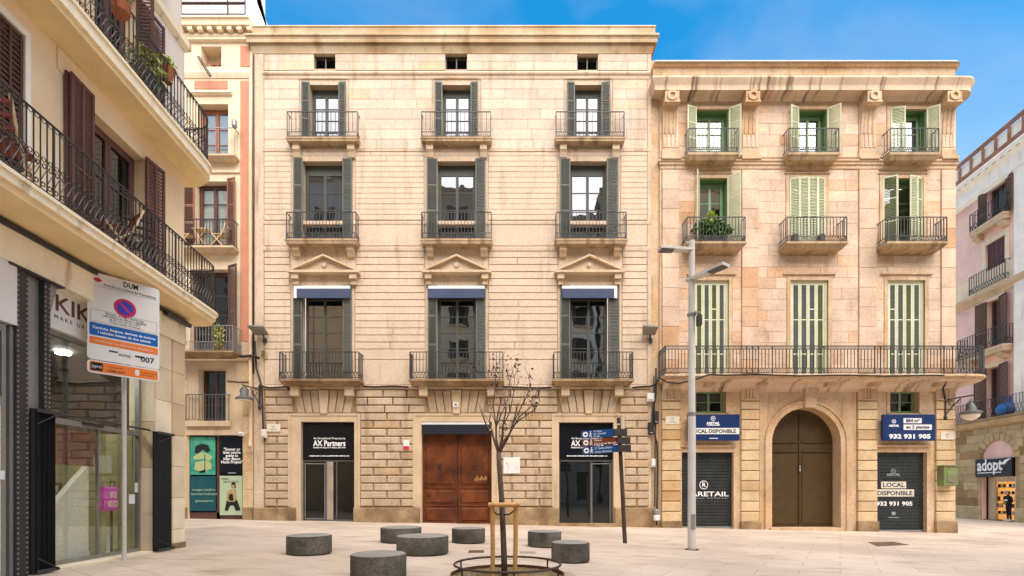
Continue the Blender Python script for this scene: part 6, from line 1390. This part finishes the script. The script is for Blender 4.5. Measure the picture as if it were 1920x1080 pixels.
m2 = MB(FS); rrect(m2, 0, Wd, V(.865), zt_, -.015, .0); bd = m2.build('panel', 'sign_white', ps); m2 = MB(FS); rrect(m2, 0, Wd, zb_, V(.873), -.015, .0); m2.build('lower_panel', 'sign_white', ps)
def plate(u0, u1, v0, v1, mt, nm='stripe', yy=-.018): m2 = MB(FS); rrect(m2, S(u0), S(u1), V(v1), V(v0), yy, -.0155, .02); return m2.build(nm, mt, bd)
plate(.025, .975, .5, .625, 'sign_blue'); plate(.025, .975, .64, .71, 'sign_orange'); plate(.025, .975, .885, .985, 'sign_orange'); plate(.04, .2, .895, .975, 'dark_int', 'logo_patch', -.02)
MB(FS).disc(S(.5), V(.29), .155, -.018, -.0155, 28).build('no_parking_disc', 'sign_red', bd); MB(FS).disc(S(.5), V(.29), .115, -.02, -.0182, 28).build('disc_centre', 'sign_dblue', bd)
m2 = MB(FS); a = math.pi / 4; m2.prism([(S(.5) + s * .11 * math.cos(a) + t * .018 * math.cos(a + 1.57), V(.29) - s * .11 * math.sin(a) + t * .018 * math.sin(a + 1.57) * -1) for s, t in ((-1, -1), (1, -1), (1, 1), (-1, 1))], -.0215, -.0205); m2.build('disc_bar', 'sign_red', bd)
MB(FS).prism([(S(.13) + .07 * c, V(.07) + .04 * s) for c, s in ((1, 0), (0, 1), (-1, 0), (0, -1))], -.018, -.0155).build('city_emblem', 'sign_red', bd)
m2 = MB(FS)
for x0_, x1_, z0_, z1_ in ((S(.04), S(.96), V(.13), V(.127)), (S(.04), S(.96), V(.37), V(.366)), (S(.04), S(.96), V(.49), V(.486)), (S(.04), S(.046), V(.486), V(.37)), (S(.954), S(.96), V(.486), V(.37))): m2.box(x0_, x1_, -.0175, -.0155, z0_, z1_)
m2.build('ruled_frame', 'grey_txt', bd)
def TS(s, size, u, v, mt='dark_txt', **k): text(s, size, FS, S(u), -.0195, V(v), mt, bd, ext=.0005, **k)
TS('DUM', .13, .58, .072, bold=.002, maxw=.2); TS('Distribució Urbana de Mercaderies', .06, .58, .115, maxw=.72)
for k, s in enumerate(('Excepte càrrega i descàrrega', 'Laborables de dilluns a dissabte', 'de 8 a 13 i de 15 a 20 h', 'Temps màxim 30 minuts')): TS(s, .05, .5, .397 + k * .026, maxw=(.52, .6, .42, .42)[k])
TS('Camions, furgons, derivats de turisme', .06, .5, .557, 'white_txt', maxw=.86, bold=.001); TS('i vehicles mixtos de dos seients', .06, .5, .6, 'white_txt', maxw=.72, bold=.001)
TS('Habilitació via telemàtica obligatòria', .045, .5, .685, 'sign_white', maxw=.78)
TS('zona:', .085, .5, .79, maxw=.17); TS('007', .13, .82, .81, bold=.003, maxw=.2)
MB(FS).box(S(.28), S(.4), -.018, -.0155, V(.765), V(.75)).build('torn_mark', 'dark_txt', bd); MB(FS).box(S(.64), S(.78), -.018, -.0155, V(.775), V(.755)).build('torn_mark', 'dark_txt', bd)
text('(spro)', .075, FS, S(.12), -.022, V(.947), 'white_txt', bd, ext=.0005, maxw=.13); TS('CARRER CIUTAT', .045, .38, .968, 'brown_wood', maxw=.24, bold=.002); TS('Ajuntament', .035, .38, .925, 'brown_wood', maxw=.2); plate(.64, .7, .905, .965, 'sign_white', 'small_logo', -.02); TS('Barcelona de Serveis', .035, .84, .93, 'brown_wood', maxw=.23); TS('Municipals', .035, .82, .955, 'brown_wood', maxw=.2)
m2 = MB(FW); m2.box(x - .06, x + .06, y - .03, y + .06, 4.88, 4.94); m2.box(x - .05, x + .05, y - .0, y + .06, 3.4, 3.45); m2.build('clamp', 'galv', ps)
# manhole covers and drains set in the paving
def cover(pxs, mt, lab, grate=False):
    vs = []
    for px, py in pxs:
        Y = (CZ - .0) * F / (py - CY)
        for _ in range(4): X_ = (px - CX) / F * Y; Y = (CZ - gz(X_)) * F / (py - CY)
        X_ = (px - CX) / F * Y; vs.append((X_, Y, gz(X_)))
    m2 = MB(FW); m2.add([(v[0], v[1], v[2] - .02) for v in vs] + [(v[0], v[1], v[2] + .005) for v in vs], [(4, 5, 6, 7), (0, 1, 5, 4), (1, 2, 6, 5), (2, 3, 7, 6), (3, 0, 4, 7)])
    o = tag(m2.build('manhole_cover', mt), lab, 'manhole cover')
    c = [sum(v[i] for v in vs) / 4 for i in range(3)]; m2 = MB(FW)
    for k in range(5):
        for t in range(5):
            u, w_ = (k + .5) / 5, (t + .5) / 5; p = [vs[0][i] * (1 - u) * (1 - w_) + vs[1][i] * u * (1 - w_) + vs[2][i] * u * w_ + vs[3][i] * (1 - u) * w_ for i in range(3)]; m2.box(p[0] - .03, p[0] + .03, p[1] - .03, p[1] + .03, p[2] + .004, p[2] + .009)
    m2.build('tread_pattern', mt, o); return o
cover([(1645, 1024.5), (1706, 1022), (1676, 1016), (1626, 1016.5)], 'manhole', 'dark square manhole cover on the right of the square')
cover([(877, 1036.5), (907, 1036.5), (908, 1032), (880, 1032)], 'manhole', 'small dark access cover left of the tree stakes')
cover([(974, 1038), (1005, 1038), (1003, 1034), (974, 1034)], 'manhole_pale', 'small pale access cover right of the tree stakes')
X_, Y_, z_ = G(938, 9.6); m2 = MB(FW); m2.lathe([(.32, z_ - .02), (.32, z_ + .006), (.28, z_ + .006), (.27, z_ + .003)], X_, Y_, 32); tag(m2.build('round_cover', 'manhole_pale'), 'round pale manhole cover just behind the tree ring', 'manhole cover')
# ================================================================ things fixed to the walls
def lantern(fr, x, z, dirx, label, globe):
    o = thing('wall_lantern', label, 'lantern', fr.w((x, -.1, z))); s = dirx; m2 = MB(fr)
    L_ = .62 if globe else .37; px_ = x + s * L_; ya = -.5
    m2.tube([(x, -.1, z - .45), (x, -.1, z + .35)], .035, 8); m2.tube([(x, -.12, z + .18), (x + s * L_ * .5, -.3, z + .24), (px_ + s * .1, ya, z + .3)], .025, 6); m2.tube([(x, -.12, z - .38), (x + s * L_ * .25, -.2, z - .12), (x + s * L_ * .62, -.34, z + .2)], .02, 6)
    m2.tube([(x + s * (.15 + .1 * math.cos(t)), -.2, z + .05 + .1 * math.sin(t)) for t in [k * .8 for k in range(8)]], .014, 5, True); m2.tube([(x + s * (.38 + .07 * math.cos(t)), -.28, z + .1 + .07 * math.sin(t)) for t in [k * .8 for k in range(8)]], .012, 5, True)
    m2.lathe([(.03, z - .58), (.07, z - .5), (.05, z - .42)], x, -.1, 10); m2.build('bracket', 'iron', o, smooth=True)
    k = 1.1 if globe else 1.0
    zl = z + (.16 if globe else .3)
    m2 = MB(fr); m2.tube([(px_, ya, zl), (px_, ya, zl - .12)], .018, 6); m2.tube([(px_ + .16 * k * math.cos(t), ya, zl - .28 + .19 * math.sin(t)) for t in [math.pi * j / 10 for j in range(11)]], .02, 5); m2.build('yoke', 'iron', o)
    m2 = MB(fr); m2.lathe([(.03, zl - .1), (.09 * k, zl - .2), (.13 * k, zl - .3), (.17 * k, zl - .44), (.3 * k, zl - .5), (.31 * k, zl - .56), (.27 * k, zl - .57)], px_, ya, 20); m2.build('shade', 'iron_grey', o, smooth=True)
    m2 = MB(fr); m2.lathe([(.26 * k, zl - .57), (.24 * k, zl - .68), (.15 * k, zl - .78), (.03, zl - .82)] if globe else [(.26 * k, zl - .57), (.22 * k, zl - .6), (.03, zl - .61)], px_, ya, 20); m2.build('globe', 'lamp_globe', o, smooth='all')
lantern(FA, X(1768), Z(760), 1, 'ornate iron lantern with round globe on the palace corner', True)
lantern(FA, X(489), Z(741), -1, 'bell shaped iron lantern beside the narrow house downpipe', False)
for px, lab in ((492, 'flat grey floodlight on the left edge of the palace'), (1213, 'flat grey floodlight at the right edge of the palace')):
    o = thing('floodlight', lab, 'floodlight', FA.w((X(px), -.2, Z(630)))); d = -.3
    MB().add([(X(px - 15), -.55, Z(612, -.5)), (X(px + 14), -.5, Z(613, -.5)), (X(px + 14), -.1, Z(629, -.1)), (X(px - 10), -.1, Z(629, -.1)), (X(px - 15), -.55, Z(612, -.5) + .05), (X(px + 14), -.5, Z(613, -.5) + .05), (X(px + 14), -.1, Z(629, -.1) + .1), (X(px - 10), -.1, Z(629, -.1) + .1)], [(0, 3, 2, 1), (4, 5, 6, 7), (0, 1, 5, 4), (1, 2, 6, 5), (2, 3, 7, 6), (3, 0, 4, 7)]).build('head', 'galv', o)
    m2 = MB(); m2.tube([(X(px + 4), -.15, Z(626)), (X(px + 6), -.05, Z(642))], .03, 6); m2.box(X(px + 3), X(px + 9), -.09, -.03, Z(644), Z(636)); m2.build('arm', 'iron', o)
def plaque(a, b, t, u, lab, nm='street_plaque', mt='marble_plate', y=-.12, lines=0, cat='plaque'):
    o = thing(nm, lab, cat, FA.w((X((a + b) / 2), y, Z(u)))); MB().block(X(a), X(b), Z(u), Z(t), y + .04, y, .006).build('plate', mt, o)
    for k in range(lines):
        w_ = (X(b) - X(a)) * (.3, .18, .55)[k % 3]; c_ = (X(a) + X(b)) / 2; zz = Z(t + (u - t) * (k + 1) / (lines + 1)); m2 = MB()
        for q in range(7): m2.box(c_ - w_ / 2 + w_ * q / 7, c_ - w_ / 2 + w_ * (q + .7) / 7, y - .002, y, zz - .02, zz + .02)
        m2.build('lettering', 'grey_txt', o)
    return o
plaque(503, 528, 796, 810, 'pale marble street name plaque left of the black agency panel', lines=3)
plaque(1246, 1272, 781, 796, 'pale marble street name plaque left of the navy letting sign', lines=3)
plaque(1759, 1784, 810, 825, 'pale marble street name plaque under the globe lantern', lines=2)
o = plaque(757, 768.5, 826, 843, 'small white and red notice left of the wooden door', 'wall_notice', 'white', -.1, 0, 'notice'); MB().box(X(757.5), X(768), -.106, -.1005, Z(843), Z(837)).build('red_band', 'sign_red', o)
o = plaque(944, 975, 858, 888, 'square white notice board right of the wooden door', 'wall_notice', 'white', -.13, 0, 'notice')
m2 = MB(); m2.tube([(X(949), -.136, Z(866)), (X(955), -.136, Z(875)), (X(951), -.136, Z(884))], .006, 4); m2.tube([(X(968), -.136, Z(872)), (X(970), -.136, Z(880))], .006, 4); m2.build('marks', 'grey_txt', o)
o = plaque(850.5, 860, 755, 765, 'small white house number tile on the door keystone', 'number_tile', 'white', -.17, 0, 'tile'); text('4', .17, FA, X(855.3), -.174, Z(763.2), 'dark_txt', o, bold=.004)
def wbox(a, b, t, u, y0, y1, mt, lab, nm, cat):
    o = thing(nm, lab, cat, FA.w((X((a + b) / 2), y0, Z(u)))); MB().block(X(a), X(b), Z(u), Z(t), y1, y0, .02).build('case', mt, o); MB().box(X(a) + .03, X(b) - .03, y0 - .012, y0 - .001, Z(u) + .04, Z(u) + .07).build('seam', 'grey_txt', o); return o
wbox(1211, 1224, 739, 754, -.22, -.03, 'white', 'white alarm box at the joint of the two palaces', 'alarm_box', 'box')
wbox(1220, 1227, 861, 876, -.16, 0, 'white', 'small white meter box on the palace joint', 'meter_box', 'box')
wbox(1224, 1232, 772, 795, -.2, 0, 'cable', 'upper black junction box in the cable bundle', 'junction_box', 'box'); wbox(1214, 1223, 793, 815, -.2, 0, 'cable', 'lower black junction box in the cable bundle', 'junction_box', 'box')
wbox(494, 503, 806, 822, -.2, -.03, 'marble_plate', 'cream junction box left of the marble plaque', 'junction_box', 'box')
wbox(452, 461, 811, 818, -.2, 0, 'white', 'small white lamp box over the poster shopfront', 'lamp_box', 'box')
o = thing('gas_valve', 'white and grey gas meter cylinder at the foot of the palace joint', 'valve', FA.w((X(1229), -.15, Z(978)))); m2 = MB(); m2.lathe([(.1, Z(976)), (.13, Z(974)), (.13, Z(966)), (.11, Z(965))], X(1229), -.12, 14); m2.build('lower_case', 'white', o, smooth=True); m2 = MB(); m2.lathe([(.09, Z(965) + .002), (.13, Z(963)), (.12, Z(957)), (.03, Z(953))], X(1229), -.12, 14); m2.build('upper_case', 'galv', o, smooth=True)
o = thing('green_cabinet', 'dented green metal cabinet on the palace corner pier', 'cabinet', FA.w((X(1783), -.4, Z(912)))); d = -.4
MB().block(X(1770, d), X(1797, d), Z(911, d), Z(873, d), -.1, d, .02).build('case', 'green_box', o); MB().box(X(1768.5, d), X(1798, d), d - .03, -.1, Z(874, d), Z(872, d)).build('lid', 'green_box', o); MB().block(X(1775, d), X(1792, d), Z(905, d), Z(878, d), d, d - .015, .01).build('door', 'green_box', o)
# cables and pipes
def cable(pts, r, lab, mt='cable', nm='cable', cat='cable'):
    m2 = MB(); m2.tube(pts, r, 6); return tag(m2.build(nm, mt, smooth='all'), lab, cat)
def cpts(seq, y): return [(X(px, y), y + .02 * math.sin(i * 1.7), Z(py, y)) for i, (px, py) in enumerate(seq)]
cable([(X(472), -.05, Z(132)), (X(472), -.1, Z(300)), (X(472), -.1, Z(560)), (X(472.5), -.1, Z(820)), (X(474), -.2, Z(834)), (X(477), -.28, Z(840))], .07, 'cream downpipe between the narrow house and the palace', 'downpipe', 'downpipe', 'pipe')
cable([(X(476.5), -.06, Z(105)), (X(477), -.06, Z(400)), (X(476.5), -.06, Z(700))], .035, 'thin dark pipe along the left corner of the palace', 'iron_rust', 'service_pipe', 'pipe')
cable(cpts([(478, 640), (480, 690), (489, 718), (492, 735), (493, 800), (496, 826)], -.14), .035, 'dark cable dropping beside the left lantern')
cable(cpts([(486, 722), (505, 727), (535, 725), (545, 731)], -.13) , .03, 'dark cable left of the first balcony')
cable(cpts([(680, 724), (700, 725), (740, 724), (766, 726)], -.13), .035, 'dark cable between the left and middle balconies')
cable(cpts([(943, 725), (980, 726), (1010, 728), (1034, 727)], -.13), .035, 'dark cable between the middle and right balconies')
cable(cpts([(1186, 727), (1200, 725), (1222, 724), (1231, 719), (1236, 708)], -.15), .035, 'dark cable right of the last balcony')
cable(cpts([(1230, 690), (1230, 740), (1224, 772), (1222, 800), (1232, 830), (1233, 870), (1232, 930), (1231, 985)], -.13), .035, 'thick dark cable down the joint of the two palaces')
cable(cpts([(1226, 705), (1227, 760), (1229, 800), (1228, 850), (1228, 950)], -.1), .025, 'thin dark cable down the joint of the two palaces')
cable(cpts([(1236, 708), (1250, 716), (1272, 719), (1300, 713), (1330, 702), (1360, 703), (1420, 702), (1500, 705), (1580, 703), (1660, 705), (1740, 704), (1770, 704)], -.9), .03, 'black cable slung along the edge of the long balcony')
cable(cpts([(1772, 704), (1775, 716), (1768, 728), (1771, 750)], -.5), .03, 'dark cable curling down to the globe lantern')
cable(cpts([(440, 664), (455, 668), (470, 667), (480, 669), (486, 672)], -.2), .05, 'bundle of dark cables across the downpipe')
cable(cpts([(426, 714), (445, 716), (470, 716)], -.06), .02, 'thin brown cable over the black narrow window', 'iron_rust')
# plant on the green shuttered balcony
f = thing('balcony_plant', 'large leafy green plant on the left balcony of the green shuttered palace', 'plant', FA.w((X(1340), -.35, zM2)))
leafmass(FA, (X(1337, -.4), -.36, zM2 + .58), (.72, .2, .42), 520, .22, 21, droop=.2).build('foliage', 'leaf_green', f); leafmass(FA, (X(1335, -.4), -.3, zM2 + 1.02), (.22, .14, .2), 60, .22, 22).build('new_leaves', 'leaf_lime', f)
m2 = MB(); m2.box(X(1318, -.4), X(1360, -.4), -.5, -.22, zM2, zM2 + .3); m2.build('planter', 'iron', f)
for px, lab in ((1491, 'left dark speaker box on the middle balcony of the green palace'), (1541, 'right dark speaker box on the middle balcony of the green palace')):
    o = thing('balcony_box', lab, 'box', FA.w((X(px, -.3), -.3, zM2))); MB().block(X(px, -.3) - .1, X(px, -.3) + .1, zM2, zM2 + .42, -.15, -.35, .01).build('case', 'iron', o); MB().disc(X(px, -.3), zM2 + .25, .06, -.36, -.351, 12).build('front_disc', 'iron_grey', o)
m2 = leafmass(FA, (X(497), -.1, Z(664)), (.14, .08, .2), 90, .07, 31); tag(m2.build('wall_weed', 'leaf_fern'), 'small weed growing from the palace wall by the cables', 'plant')
